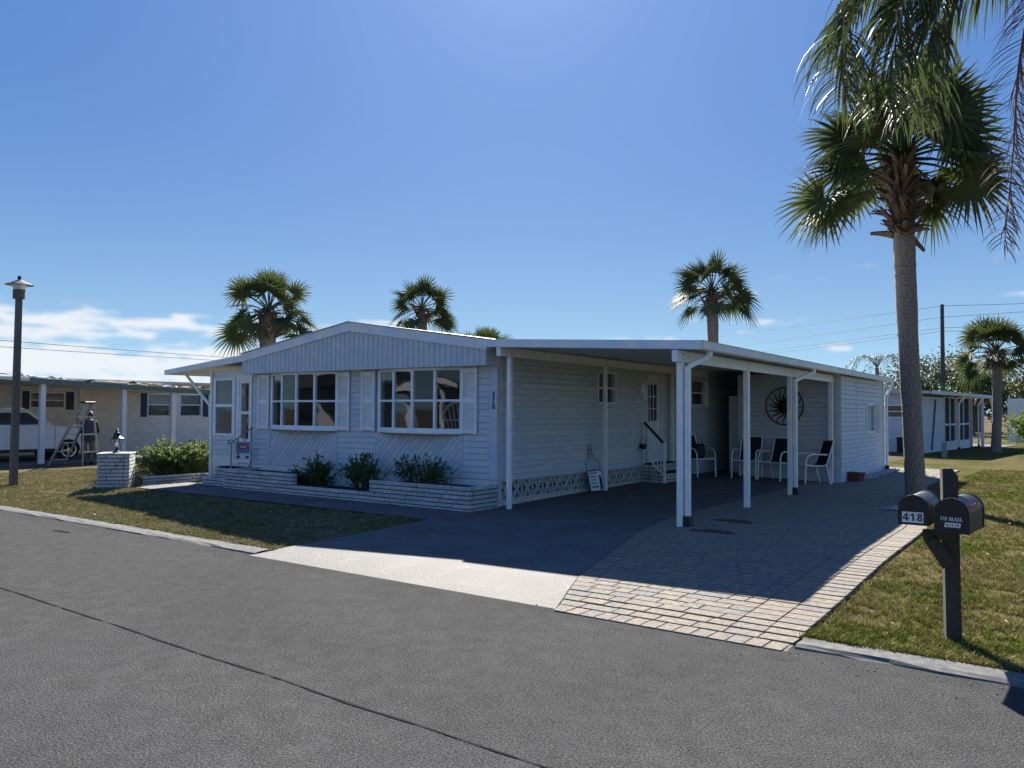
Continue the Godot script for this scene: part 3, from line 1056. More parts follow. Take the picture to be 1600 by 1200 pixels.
	for s in [-1.0, 1.0]:
		st = new_st()
		var e: float = px + s * 3.16
		prism(st, PackedVector2Array([Vector2(px, 2.955), Vector2(e, 2.493), Vector2(e, 2.653), Vector2(px, 3.118)]), 0.255, 0.315)
		obj("rake_board", st, M.fascia, h)
		st = new_st()
		prism(st, PackedVector2Array([Vector2(px, 3.119), Vector2(px + s * 3.20, 2.654), Vector2(px + s * 3.20, 2.668), Vector2(px, 3.134)]), -13.7, 0.335)
		obj("roof", st, M.roof_sheet, h)
		st = new_st()
		span(st, Vector3(e, 2.50, -13.6), Vector3(e + s * 0.02, 2.652, 0.25))
		obj("eave_board", st, M.fascia, h)
	# entry at the left end under its lower roof
	st = new_st()
	wall_with_holes(st, X, Zb, Vector3.ZERO, -7.70, -6.30, 0.0, 2.36, 0.08, [[-7.55, -6.92, 1.0, 2.19], [-6.75, -6.33, 0.42, 2.17]])
	span(st, Vector3(-7.70, 0.0, -6.0), Vector3(-7.62, 2.36, -0.08))
	span(st, Vector3(-7.62, 0.0, -6.0), Vector3(-6.30, 2.36, -5.92))
	obj("porch_wall", st, M.trim, h)
	boards(h, X, Zb, Vector3.ZERO, -7.66, -6.80, 0.58, 0.985, 0.1, [])
	st = new_st()
	for f in [[-7.62, -7.53, 0.99, 2.20], [-6.95, -6.86, 0.99, 2.20], [-6.78, -6.72, 0.42, 2.24], [-6.345, -6.29, 0.42, 2.24]]:
		span(st, Vector3(f[0], f[2], 0.001), Vector3(f[1], f[3], 0.035))
	for f in [[-7.53, -6.95, 0.985, 1.03], [-7.53, -6.95, 1.59, 1.65], [-7.53, -6.95, 2.15, 2.20], [-6.72, -6.345, 2.17, 2.24]]:
		span(st, Vector3(f[0], f[2], 0.001), Vector3(f[1], f[3], 0.033))
	bevel_box(st, Vector3(-7.675, 1.2, 0.03), Vector3(0.06, 2.3, 0.06), 0.004)
	obj("porch_frame", st, M.white_metal, h)
	for g in [[1.03, 1.59], [1.65, 2.15]]:
		st = new_st()
		quad(st, Vector3(-7.53, g[0], 0.012), Vector3(-6.95, g[0], 0.012), Vector3(-6.95, g[1], 0.012), Vector3(-7.53, g[1], 0.012))
		obj("porch_pane", st, M.glass, h)
	var d := Node3D.new()
	d.name = "front_door"
	h.add_child(d)
	st = new_st()
	for f in [[-6.72, -6.66, 0.43, 2.165], [-6.40, -6.346, 0.43, 2.165], [-6.66, -6.40, 0.43, 0.93], [-6.66, -6.40, 1.44, 1.50], [-6.66, -6.40, 2.08, 2.165]]:
		span(st, Vector3(f[0], f[2], -0.03), Vector3(f[1], f[3], 0.02))
	obj("leaf", st, M.white_metal, d)
	for g in [[0.93, 1.44], [1.50, 2.08]]:
		st = new_st()
		quad(st, Vector3(-6.66, g[0], 0.0), Vector3(-6.40, g[0], 0.0), Vector3(-6.40, g[1], 0.0), Vector3(-6.66, g[1], 0.0))
		obj("pane", st, M.glass, d)
	st = new_st()
	tube(st, [Vector3(-6.375, 1.22, 0.02), Vector3(-6.375, 1.22, 0.06), Vector3(-6.375, 1.36, 0.06), Vector3(-6.375, 1.36, 0.02)], 0.008, 6)
	obj("handle", st, M.aluminium, d)
	st = new_st()
	span(st, Vector3(-7.6, 0.42, -3.6), Vector3(-6.32, 2.3, -3.5))
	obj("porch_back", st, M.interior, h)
	st = new_st()
	prism(st, PackedVector2Array([Vector2(-6.28, 2.63), Vector2(-9.02, 2.395), Vector2(-9.02, 2.38), Vector2(-6.28, 2.61)]), -6.2, 0.28)
	obj("porch_roof", st, M.ceiling, h)
	st = new_st()
	prism(st, PackedVector2Array([Vector2(-6.285, 2.64), Vector2(-9.08, 2.40), Vector2(-9.08, 2.30), Vector2(-6.285, 2.50)]), 0.281, 0.30)
	prism(st, PackedVector2Array([Vector2(-9.02, 2.401), Vector2(-9.08, 2.40), Vector2(-9.08, 2.30), Vector2(-9.02, 2.30)]), -6.2, 0.280)
	obj("porch_fascia", st, M.fascia, h)
	for z in [0.03, -2.8]:
		st = new_st()
		bar(st, Vector3(-7.71, 1.60, z), Vector3(-8.75, 2.37, z), 0.045, 0.045)
		obj("roof_brace", st, M.white_metal, h)
	# side windows, side door
	simple_window(h, Vector3.FORWARD, X, Vector3.ZERO, 3.13, 3.84, 1.68, 2.30)
	simple_window(h, Vector3.FORWARD, X, Vector3.ZERO, 7.39, 8.23, 1.68, 2.29)
	st = new_st()
	for z in [-7.33, -8.29]:
		bevel_box(st, Vector3(0.05, 1.98, z), Vector3(0.03, 0.64, 0.10), 0.004)
	obj("side_shutter", st, M.shutter, h)
	d = Node3D.new()
	d.name = "side_door"
	h.add_child(d)
	st = new_st()
	span(st, Vector3(-0.05, 0.45, -5.20), Vector3(0.05, 2.30, -5.147))
	span(st, Vector3(-0.05, 0.45, -5.885), Vector3(0.05, 2.30, -5.83))
	span(st, Vector3(-0.05, 2.24, -5.83), Vector3(0.049, 2.30, -5.20))
	obj("door_frame", st, M.trim, d)
	st = new_st()
	span(st, Vector3(-0.04, 0.455, -5.829), Vector3(-0.005, 1.34, -5.201))
	span(st, Vector3(-0.04, 2.12, -5.829), Vector3(-0.005, 2.238, -5.201))
	span(st, Vector3(-0.04, 1.34, -5.27), Vector3(-0.005, 2.12, -5.201))
	span(st, Vector3(-0.04, 1.34, -5.829), Vector3(-0.005, 2.12, -5.72))
	for k in 2:
		span(st, Vector3(-0.03, 1.34, -5.41 - 0.15 * k - 0.012), Vector3(-0.007, 2.12, -5.41 - 0.15 * k + 0.012))
		for q in 3:
			span(st, Vector3(-0.03, 1.60 + 0.26 * k - 0.012, -5.27 - 0.15 * q - 0.138 + (0.0 if q else 0.0)), Vector3(-0.008, 1.60 + 0.26 * k + 0.012, -5.27 - 0.15 * q - 0.002))
	obj("leaf", st, M.trim, d)
	for k in 3:
		for q in 3:
			st = new_st()
			var za := -5.272 - 0.15 * k
			quad(st, Vector3(-0.02, 1.34 + 0.26 * q, za), Vector3(-0.02, 1.34 + 0.26 * q, za - 0.146), Vector3(-0.02, 1.60 + 0.26 * q, za - 0.146), Vector3(-0.02, 1.60 + 0.26 * q, za))
			obj("pane", st, M.glass, d)
	st = new_st()
	lathe(st, [Vector2(0.0, 0.0), Vector2(0.028, 0.0), Vector2(0.028, 0.01), Vector2(0.012, 0.02), Vector2(0.024, 0.04), Vector2(0.02, 0.06), Vector2(0.0, 0.065)], 12, Transform3D(Basis(Vector3.FORWARD, PI / 2), Vector3(-0.005, 1.34, -5.235)))
	obj("knob", st, M.black_metal, d)
	# house numbers down the corner trim
	var yy := 1.80
	for c in ["4", "1", "8"]:
		var t := text_mesh(c, 0.115, 0.006, true)
		var o := piece("house_number", t, M.print_black, Vector3(-0.03, yy, 0.046), h)
		o.rotation.z = -0.12
		yy -= 0.098
	# wall lamp and the small mail slot by the door
	st = new_st()
	bevel_box(st, Vector3(0.035, 2.06, -4.80), Vector3(0.03, 0.16, 0.10), 0.006)
	lathe(st, [Vector2(0.0, -0.14), Vector2(0.045, -0.13), Vector2(0.055, 0.02), Vector2(0.075, 0.03), Vector2(0.02, 0.09), Vector2(0.0, 0.10)], 10, Transform3D(Basis.IDENTITY, Vector3(0.11, 2.05, -4.80)))
	tag(obj("wall_lantern", st, M.shutter), "white wall lantern beside the side door under the carport", "lantern")
	st = new_st()
	bevel_box(st, Vector3(0.05, 1.90, -5.03), Vector3(0.05, 0.26, 0.12), 0.008)
	box(st, Vector3(0.078, 1.98, -5.03), Vector3(0.008, 0.03, 0.10))
	tag(obj("letter_holder", st, M.shutter), "narrow white box on the siding next to the side door", "box")
	build_interior()

func text_mesh(s: String, size: float, depth: float, slant := false) -> Mesh:
	var t := TextMesh.new()
	var f := SystemFont.new()
	f.font_names = PackedStringArray(["Droid Serif"] if slant else ["Droid Sans"])
	f.font_weight = 700
	f.font_italic = slant
	t.font = f
	t.text = s
	t.font_size = 32
	t.pixel_size = size / 32.0
	t.depth = depth
	t.curve_step = 1.0
	return t

func breeze_mesh() -> Mesh:   # open block: two bowed bars crossing, spindles at both sides; faces +x
	var st := new_st()
	var hw := 0.1515
	var y1 := 0.303
	var arc := func(p0: Vector2, p1: Vector2, p2: Vector2):
		var prev := []
		for k in 9:
			var t := k / 8.0
			var p := p0 * (1 - t) * (1 - t) + p1 * 2.0 * t * (1 - t) + p2 * t * t
			var d := ((p1 - p0) * (1 - t) + (p2 - p1) * t).normalized()
			var nn := Vector2(-d.y, d.x) * 0.0115
			var cur := [Vector3(-0.012, p.y - nn.y, p.x - nn.x), Vector3(-0.012, p.y + nn.y, p.x + nn.x), Vector3(0.02, p.y + nn.y, p.x + nn.x), Vector3(0.02, p.y - nn.y, p.x - nn.x)]
			if prev:
				var c: Vector3 = (prev[0] + cur[2]) * 0.5
				for q in 4:
					oquad(st, prev[q], cur[q], cur[(q + 1) % 4], prev[(q + 1) % 4], c)
			prev = cur
	var m := Vector2(0, y1 * 0.5)
	arc.call(Vector2(-hw + 0.02, 0.0), Vector2(-0.075, 0.13), m)
	arc.call(Vector2(hw - 0.02, 0.0), Vector2(0.075, 0.13), m)
	arc.call(Vector2(-hw + 0.02, y1), Vector2(-0.075, y1 - 0.13), m)
	arc.call(Vector2(hw - 0.02, y1), Vector2(0.075, y1 - 0.13), m)
	arc.call(Vector2(-0.062, 0.0), Vector2(-0.03, 0.11), m)
	arc.call(Vector2(0.062, 0.0), Vector2(0.03, 0.11), m)
	arc.call(Vector2(-0.062, y1), Vector2(-0.03, y1 - 0.11), m)
	arc.call(Vector2(0.062, y1), Vector2(0.03, y1 - 0.11), m)
	for s in [-1.0, 1.0]:
		var pl := PackedVector2Array([Vector2(s * hw, 0.01), Vector2(s * (hw - 0.022), y1 * 0.5), Vector2(s * hw, y1 - 0.01)])
		prism(st, pl, -0.018, 0.010, Transform3D(Basis(Vector3(0, 0, 1), Vector3(0, 1, 0), Vector3(-1, 0, 0)), Vector3(0.0, 0, 0)))
	box(st, Vector3(0.004, 0.008, 0), Vector3(0.03, 0.016, 2 * hw - 0.004))
	box(st, Vector3(0.004, y1 - 0.006, 0), Vector3(0.03, 0.012, 2 * hw - 0.004))
	return st.commit()

func build_interior() -> void:   # what shows through the right hand bow window: white rattan furniture
	for c in [[Vector3(-1.02, 0.42, -0.42), 0.15, "white rattan armchair behind the right end of the right bow window"], [Vector3(-2.50, 0.42, -0.50), -0.3, "white rattan armchair behind the left end of the right bow window"]]:
		var t := thing("rattan_chair", c[2], "chair", c[0], c[1], "rattan chairs indoors")
		t.scale = Vector3.ONE * 1.22
		var st := new_st()
		var arc := []
		for k in 17:
			var a := PI * k / 16.0
			arc.append(Vector3(-0.36 * cos(a), 0.62 + 0.42 * pow(sin(a), 0.7), -0.02 + 0.10 * sin(a)))
		tube(st, arc, 0.026, 8)
		tube(st, [Vector3(-0.36, 0.0, 0.02), Vector3(-0.36, 0.62, -0.02)], 0.02, 6)
		tube(st, [Vector3(0.36, 0.0, 0.02), Vector3(0.36, 0.62, -0.02)], 0.02, 6)
		tube(st, [Vector3(-0.34, 0.78, 0.03), Vector3(0.34, 0.78, 0.03)], 0.016, 6)
		obj("back_frame", st, M.rattan, t)
		for k in 9:
			st = new_st()
			var u := -0.29 + 0.0725 * k
			tube(st, [Vector3(u * 0.65, 0.36, 0.0), Vector3(u * 0.85, 0.7, 0.02), Vector3(u * 1.05, 0.62 + 0.42 * pow(sin(acos(clampf(u * 1.05 / 0.36, -1, 1))), 0.7), 0.06)], 0.011, 5)
			obj("spindle", st, M.rattan, t)
		st = new_st()
		bevel_box(st, Vector3(0, 0.36, -0.28), Vector3(0.68, 0.08, 0.58), 0.02)
		obj("seat", st, M.rattan, t)
	var tb := thing("rattan_table", "pale round table seen between the rattan chairs through the window", "table", Vector3(-1.75, 0.42, -0.95))
	var st := new_st()
	lathe(st, [Vector2(0.0, 0.70), Vector2(0.42, 0.70), Vector2(0.44, 0.715), Vector2(0.42, 0.73), Vector2(0.0, 0.73)], 28)
	obj("table_top", st, M.rattan, tb)
	st = new_st()
	lathe(st, [Vector2(0.22, 0.0), Vector2(0.10, 0.25), Vector2(0.08, 0.45), Vector2(0.2, 0.70)], 16)
	obj("pedestal", st, M.rattan, tb)

# ---------------------------------------------------------------- carport and storage room
func downspout(parent: Node, x: float, z: float, ytop: float, gx: float, gz: float, gy: float, ground: float) -> void:
	var d := Node3D.new()
	d.name = "downspout"
	parent.add_child(d, true)
	var st := new_st()
	bevel_box(st, Vector3(x, (ytop + ground + 0.14) * 0.5, z), Vector3(0.062, ytop - ground - 0.14, 0.078), 0.006)
	bar(st, Vector3(x, ytop - 0.01, z), Vector3(gx, gy - 0.06, gz), 0.07, 0.06)
	bevel_box(st, Vector3(gx, gy - 0.03, gz), Vector3(0.062, 0.10, 0.078), 0.006)
	obj("pipe", st, M.white_metal, d)
	st = new_st()
	var p := PackedVector2Array([Vector2(-0.045, 0.16), Vector2(0.045, 0.16), Vector2(0.06, 0.02), Vector2(0.10, 0.0), Vector2(-0.05, 0.0)])
	prism(st, p, -0.055, 0.055, Transform3D(Basis.IDENTITY, Vector3(x, ground, z)))
	obj("boot", st, M.black_plastic, d)

func build_carport() -> void:
	var c := thing("carport", "white flat-roofed carport on slim square posts beside the grey home", "carport")
	var zf := 0.45
	var zb := -13.45
	var xo := func(z: float) -> float: return 3.66 + SK * z
	# pan roof: ribs run down to the gutter
	var n := 46
	for k in n:
		var z0 := lerpf(zf - 0.02, zb, k / float(n))
		var z1 := lerpf(zf - 0.02, zb, (k + 1) / float(n)) + 0.004
		var st := new_st()
		var a0 := Vector3(0.06, 2.555, z0)
		var a1 := Vector3(0.06, 2.555, z1)
		var b0 := Vector3(xo.call(z0) - 0.03, 2.37, z0)
		var b1 := Vector3(xo.call(z1) - 0.03, 2.37, z1)
		var t := Vector3(0, 0.075, 0)
		var cc := (a0 + b1 + t) * 0.5
		oquad(st, a0, b0, b1, a1, cc)
		oquad(st, a0 + t, b0 + t, b1 + t, a1 + t, cc)
		oquad(st, a0, b0, b0 + t, a0 + t, cc)
		oquad(st, a1, b1, b1 + t, a1 + t, cc)
		obj("roof_pan", st, M.ceiling, c)
	var st := new_st()
	prism(st, PackedVector2Array([Vector2(0.05, 2.65), Vector2(0.05, 2.53), Vector2(3.68, 2.345), Vector2(3.68, 2.463)]), zf - 0.018, zf)
	prism(st, PackedVector2Array([Vector2(0.05, 2.552), Vector2(0.05, 2.528), Vector2(3.68, 2.343), Vector2(3.68, 2.366)]), zf + 0.001, zf + 0.016)
	obj("front_fascia", st, M.fascia, c)
	st = new_st()
	var gut := [Vector2(-0.02, 2.365), Vector2(0.0, 2.343), Vector2(0.012, 2.36), Vector2(0.014, 2.445), Vector2(0.024, 2.463), Vector2(-0.02, 2.463)]
	for i in gut.size():
		var u: Vector2 = gut[i]
		var v: Vector2 = gut[(i + 1) % gut.size()]
		var p := []
		for q in [[u, zf + 0.004], [v, zf + 0.004], [v, zb], [u, zb]]:
			p.append(Vector3(xo.call(q[1]) + q[0].x, q[0].y, q[1]))
		oquad(st, p[0], p[1], p[2], p[3], Vector3(xo.call(-6.0), 2.40, -6.0))
	obj("gutter", st, M.fascia, c)
	# beams
	for b in [[0.35, 0.44, -8.25, 2.375, 2.515], [3.30, 0.50, -8.15, 2.195, 2.345]]:
		st = new_st()
		var p := []
		for z in [b[1], b[2]]:
			var x: float = b[0] + SK * z
			for q in [[-0.038, 3], [0.038, 3], [0.038, 4], [-0.038, 4]]:
				p.append(Vector3(x + q[0], b[q[1]], z))
		var cc := Vector3(b[0] + SK * (b[1] + b[2]) * 0.5, (b[3] + b[4]) * 0.5, (b[1] + b[2]) * 0.5)
		for f in [[0, 1, 2, 3], [4, 5, 6, 7], [0, 1, 5, 4], [1, 2, 6, 5], [2, 3, 7, 6], [3, 0, 4, 7]]:
			oquad(st, p[f[0]], p[f[1]], p[f[2]], p[f[3]], cc)
		obj("beam", st, M.white_metal, c)
	# posts with two bolts each
	for p in [[0.35, 0.13, 2.374, 0.07], [0.35, -3.06, 2.374, 0.07], [0.35, -6.2, 2.374, 0.07], [3.30, 0.30, 2.194, 0.085], [3.30, -2.40, 2.194, 0.085], [3.30, -4.86, 2.194, 0.085], [3.30, -7.98, 2.194, 0.085]]:
		var x: float = p[0] + SK * p[1]
		var y0 := G(x, p[1]) + 0.006
		var post := Node3D.new()
		post.name = "post"
		c.add_child(post, true)
		post.position = Vector3(x, y0, p[1])
		st = new_st()
		bevel_box(st, Vector3(0, (p[2] - y0) * 0.5, 0), Vector3(p[3], p[2] - y0, p[3]), 0.006)
		obj("shaft", st, M.white_metal, post)
		for k in 2:
			st = new_st()
			lathe(st, [Vector2(0.010, 0.0), Vector2(0.010, 0.008), Vector2(0.0, 0.009)], 6, Transform3D(Basis(Vector3.FORWARD, PI / 2), Vector3(0.038, p[2] - y0 + 0.045 + 0.06 * k, 0.0)))
			obj("bolt", st, M.black_metal, post)
	downspout(c, 3.30 + SK * 0.3 + 0.092, 0.275, 2.14, 3.60, 0.02, 2.345, G(3.4, 0.3))
	downspout(c, 3.30 - SK * 4.86 + 0.092, -4.88, 2.14, 3.44, -5.25, 2.345, G(3.2, -4.9))

func build_storage() -> void:
	var s := thing("storage_room", "grey sided storage room closing the back end of the carport", "shed")
	var zf := -8.2
	var zb := -13.0
	var x0 := 3.45 + SK * zf
	var x1 := 3.45 + SK * zb
	var axis := Vector3(x0 - x1, 0, zf - zb).normalized() * -1.0
	var out := Vector3(-axis.z, 0, axis.x)
	if out.x < 0.0:
		out = -out
	var L := Vector2(x0 - x1, zf - zb).length()
	var o := Vector3(x0, 0, zf)
	var st := new_st()
	span(st, Vector3(0.84, -0.05, zf - 0.1), Vector3(x0 - 0.02, 2.40, zf - 0.005))
	span(st, Vector3(0.84, -0.05, zb), Vector3(0.94, 2.40, zf - 0.1))
	span(st, Vector3(0.94, -0.05, zb), Vector3(x1 - 0.02, 2.36, zb + 0.1))
	var c := []
	for y in [-0.05, 2.36]:
		for q in [o - out * 0.005, o + axis * L - out * 0.005, o + axis * L - out * 0.09, o - out * 0.09]:
			c.append(q + Vector3(0, y, 0))
	for f in [[0, 1, 5, 4], [2, 3, 7, 6], [0, 3, 7, 4], [1, 2, 6, 5], [4, 5, 6, 7]]:
		oquad(st, c[f[0]], c[f[1]], c[f[2]], c[f[3]], o + axis * L * 0.5 - out * 0.045 + Vector3(0, 1.1, 0))
	obj("wall", st, M.siding0, s)
	boards(s, Vector3.RIGHT, Vector3.BACK, Vector3(0, 0, zf), 0.86, x0 - 0.03, 0.0, 2.38, 0.102, [])
	var win := [2.62, 3.62, 1.05, 1.76]
	boards(s, axis, out, o, 0.02, L - 0.04, 0.02, 2.34, 0.102, [[1.50, 1.56, -1.0, 3.0], win])
	st = new_st()
	span(st, Vector3(x0 - 0.07, -0.02, zf + 0.0), Vector3(x0 + 0.022, 2.36, zf + 0.024))
	obj("corner_trim", st, M.siding2, s)
	st = new_st()
	bevel_box(st, o + axis * 1.53 + out * 0.012 + Vector3(0, 1.17, 0), Vector3(0.03, 2.34, 0.055), 0.003, Basis(out, Vector3.UP, out.cross(Vector3.UP)))
	obj("joint_trim", st, M.siding1, s)
	# small awning window, sash pushed open
	var w := Node3D.new()
	w.name = "window"
	s.add_child(w)
	st = new_st()
	var wb := Basis(axis, Vector3.UP, axis.cross(Vector3.UP))
	for q in [[win[0] + 0.03, 0.06, 1.40, 0.75], [win[1] - 0.03, 0.06, 1.40, 0.75]]:
		box(st, o + axis * q[0] + out * 0.02 + Vector3(0, q[2], 0), Vector3(q[1], q[3], 0.07), wb)
	for y in [1.06, 1.745]:
		box(st, o + axis * 3.12 + out * 0.021 + Vector3(0, y, 0), Vector3(0.88, 0.05, 0.065), wb)
	box(st, o + axis * 3.12 + out * 0.012 + Vector3(0, 1.40, 0), Vector3(0.04, 0.66, 0.04), wb)
	obj("frame", st, M.white_metal, w)
	for q in [[2.68, 3.10], [3.14, 3.56]]:
		st = new_st()
		var p0: Vector3 = o + axis * q[0] + Vector3(0, 1.08, 0)
		var p1: Vector3 = o + axis * q[1] + Vector3(0, 1.08, 0)
		quad(st, p0, p1, p1 + Vector3(0, 0.64, 0), p0 + Vector3(0, 0.64, 0))
		obj("pane", st, M.glass, w)
	st = new_st()
	for q in [3.50, 3.62]:
		box(st, o + axis * q + out * 0.10 + Vector3(0, 1.40, 0), Vector3(0.02, 0.70, 0.14), wb)
	obj("open_sash", st, M.white_metal, w)
	# white end post with downspout behind the storage room
	st = new_st()
	var e := o + axis * (L + 0.03)
	bevel_box(st, e + Vector3(0.0, 1.15, -0.02), Vector3(0.10, 2.34, 0.10), 0.006)
	obj("end_post", st, M.white_metal, s)
	downspout(s, e.x + 0.09, e.z - 0.06, 2.0, 3.16, -13.3, 2.36, G(3.1, -13.0) - 0.01)
	# lattice screen past the end post
	st = new_st()
	for k in 7:
		box(st, e + Vector3(-0.04, 0.25 + 0.26 * k, -0.40), Vector3(0.015, 0.03, 0.5))
	for k in 3:
		box(st, e + Vector3(-0.022, 0.95, -0.2 - 0.2 * k), Vector3(0.015, 1.7, 0.03))
	obj("lattice_screen", st, M.galvanised, s)
	# dim alcove between home and storage room
	st = new_st()
	span(st, Vector3(0.02, -0.05, -10.62), Vector3(0.84, 2.56, -10.5))
	obj("alcove_wall", st, M.siding1, s)
	st = new_st()
	bevel_box(st, Vector3(0.60, 1.0, -9.0), Vector3(0.42, 1.85, 0.40), 0.01)
	box(st, Vector3(0.60, 1.0, -8.795), Vector3(0.006, 1.75, 0.012))
	tag(obj("storage_cabinet", st, M.trim), "tall pale cabinet in the dim alcove beside the storage room", "cabinet")

# ---------------------------------------------------------------- brickwork
func brick_run(parent: Node, a: Vector3, b: Vector3, courses: int, ch: float, bl: float, depth: float, out: Vector3, shift := 0.0) -> void:
	var d := (b - a)
	var L := d.length()
	var ax := d / L
	var bs := Basis(ax, Vector3.UP, ax.cross(Vector3.UP))
	for k in courses:
		var x := -fmod(bl * (0.5 * (k % 2) + 0.23 * (k % 3)) + shift, bl)
		while x < L - 0.01:
			var x0 := maxf(x, 0.0)
			var x1 := minf(x + bl, L)
			if x1 - x0 > 0.03:
				var l := snappedf(x1 - x0 - 0.014, 0.01)
				var at := a + ax * ((x0 + x1) * 0.5) + Vector3(0, (k + 0.5) * ch, 0) + out * (rng.randf_range(-0.004, 0.004) - depth * 0.5)
				piece("brick", bevel_mesh(Vector3(l, ch - 0.015, depth), 0.005), M["brick%d" % (rng.randi() % 4)], at, parent, bs)
			x += bl

func build_planter() -> void:
	rng.seed = 17
	var p := thing("brick_planter", "long white brick planter with two raised ends under the bow windows", "planter")
	var z := 0.80
	var ch := 0.068
	var y := -0.03
	var A := -6.10
	var B := 0.10
	var st := new_st()
	span(st, Vector3(A + 0.015, y, z - 0.085), Vector3(B - 0.015, y + ch * 3 - 0.012, z - 0.025))
	span(st, Vector3(A + 0.015, y + ch * 3 - 0.011, z - 0.085), Vector3(-4.0 - 0.012, y + ch * 6 - 0.012, z - 0.025))
	span(st, Vector3(-2.05 + 0.012, y + ch * 3 - 0.011, z - 0.085), Vector3(B - 0.015, y + ch * 6 - 0.012, z - 0.025))
	span(st, Vector3(B - 0.085, y, 0.05), Vector3(B - 0.025, y + ch * 6 - 0.012, z - 0.09))
	span(st, Vector3(A + 0.012, y, 0.05), Vector3(A + 0.085, y + ch * 6 - 0.012, z - 0.09))
	obj("mortar_core", st, M.mortar, p)
	brick_run(p, Vector3(A, y, z), Vector3(B, y, z), 3, ch, 0.36, 0.1, Vector3.BACK)
	brick_run(p, Vector3(A, y + ch * 3, z), Vector3(-4.0, y + ch * 3, z), 3, ch, 0.36, 0.1, Vector3.BACK, 0.1)
	brick_run(p, Vector3(-2.05, y + ch * 3, z), Vector3(B, y + ch * 3, z), 3, ch, 0.36, 0.1, Vector3.BACK, 0.2)
	brick_run(p, Vector3(B, y, z - 0.105), Vector3(B, y, 0.04), 6, ch, 0.36, 0.1, Vector3.RIGHT, 0.15)
	brick_run(p, Vector3(A, y, 0.04), Vector3(A, y, z - 0.105), 6, ch, 0.36, 0.1, Vector3.LEFT)
	st = new_st()
	span(st, Vector3(A + 0.09, y, 0.02), Vector3(B - 0.09, 0.13, z - 0.09))
	span(st, Vector3(A + 0.09, 0.131, 0.02), Vector3(-4.1, 0.32, z - 0.09))
	span(st, Vector3(-1.95, 0.131, 0.02), Vector3(B - 0.09, 0.32, z - 0.09))
	obj("soil", st, M.soil, p)
	# pillar at the lawn and the low wall from it to the porch
	var pl := thing("brick_pillar", "square white brick pillar at the lawn edge carrying a lantern", "pillar", Vector3(-8.27, -0.03, 1.78), deg_to_rad(50.0))
	st = new_st()
	box(st, Vector3(0, 0.33, 0), Vector3(0.54, 0.64, 0.54))
	obj("mortar_core", st, M.mortar, pl)
	for k in 4:
		var q := Basis(Vector3.UP, PI * 0.5 * k)
		brick_run(pl, q * Vector3(-0.30, 0.0, 0.30), q * Vector3(0.20, 0.0, 0.30), 9, 0.073, 0.34, 0.1, q * Vector3.BACK, 0.11 * k)
	st = new_st()
	bevel_box(st, Vector3(0, 0.672, 0), Vector3(0.62, 0.025, 0.62), 0.006)
	obj("cap", st, M.brick2, pl)
	var lw := thing("low_brick_wall", "low white brick edging running from the pillar to the porch", "wall")
	var a := Vector3(-8.02, -0.03, 1.36)
	var b := Vector3(-8.12, -0.03, -0.05)
	var out := (b - a).cross(Vector3.UP).normalized()
	if out.x < 0.0:
		out = -out
	brick_run(lw, a, b, 3, 0.062, 0.36, 0.1, out)
	brick_run(lw, b + Vector3(0.0, 0, 0.02), Vector3(-6.12, -0.03, 0.09), 3, 0.062, 0.36, 0.1, Vector3.BACK)
	st = new_st()
	bar(st, a - out * 0.05 + Vector3(0, 0.085, 0), b - out * 0.05 + Vector3(0, 0.085, 0), 0.07, 0.165)
	obj("mortar_core", st, M.mortar, lw)
	# lantern on the pillar
	var ln := thing("pillar_lantern", "black carriage lantern standing on the white brick pillar", "lantern", Vector3(-8.27, 0.655, 1.78))
	st = new_st()
	lathe(st, [Vector2(0.0, 0.0), Vector2(0.075, 0.0), Vector2(0.075, 0.02), Vector2(0.035, 0.035), Vector2(0.03, 0.09), Vector2(0.06, 0.11), Vector2(0.0, 0.112)], 16)
	obj("base", st, M.black_metal, ln)
	st = new_st()
	lathe(st, [Vector2(0.13, 0.27), Vector2(0.135, 0.285), Vector2(0.07, 0.33), Vector2(0.055, 0.40), Vector2(0.03, 0.41), Vector2(0.018, 0.43), Vector2(0.03, 0.445), Vector2(0.012, 0.465), Vector2(0.02, 0.48), Vector2(0.0, 0.50)], 16)
	obj("cap", st, M.black_metal, ln)
	for k in 6:
		st = new_st()
		var t := TAU * k / 6.0
		bar(st, Vector3(0.055 * cos(t), 0.105, 0.055 * sin(t)), Vector3(0.12 * cos(t), 0.275, 0.12 * sin(t)), 0.01, 0.01)
		obj("cage_bar", st, M.black_metal, ln)
	st = new_st()
	lathe(st, [Vector2(0.05, 0.112), Vector2(0.112, 0.27)], 16)
	obj("glass", st, M.clear_glass, ln)
	st = new_st()
	lathe(st, [Vector2(0.02, 0.112), Vector2(0.02, 0.15), Vector2(0.034, 0.19), Vector2(0.025, 0.23), Vector2(0.0, 0.24)], 12)
	obj("bulb", st, M.bulb_glass, ln)

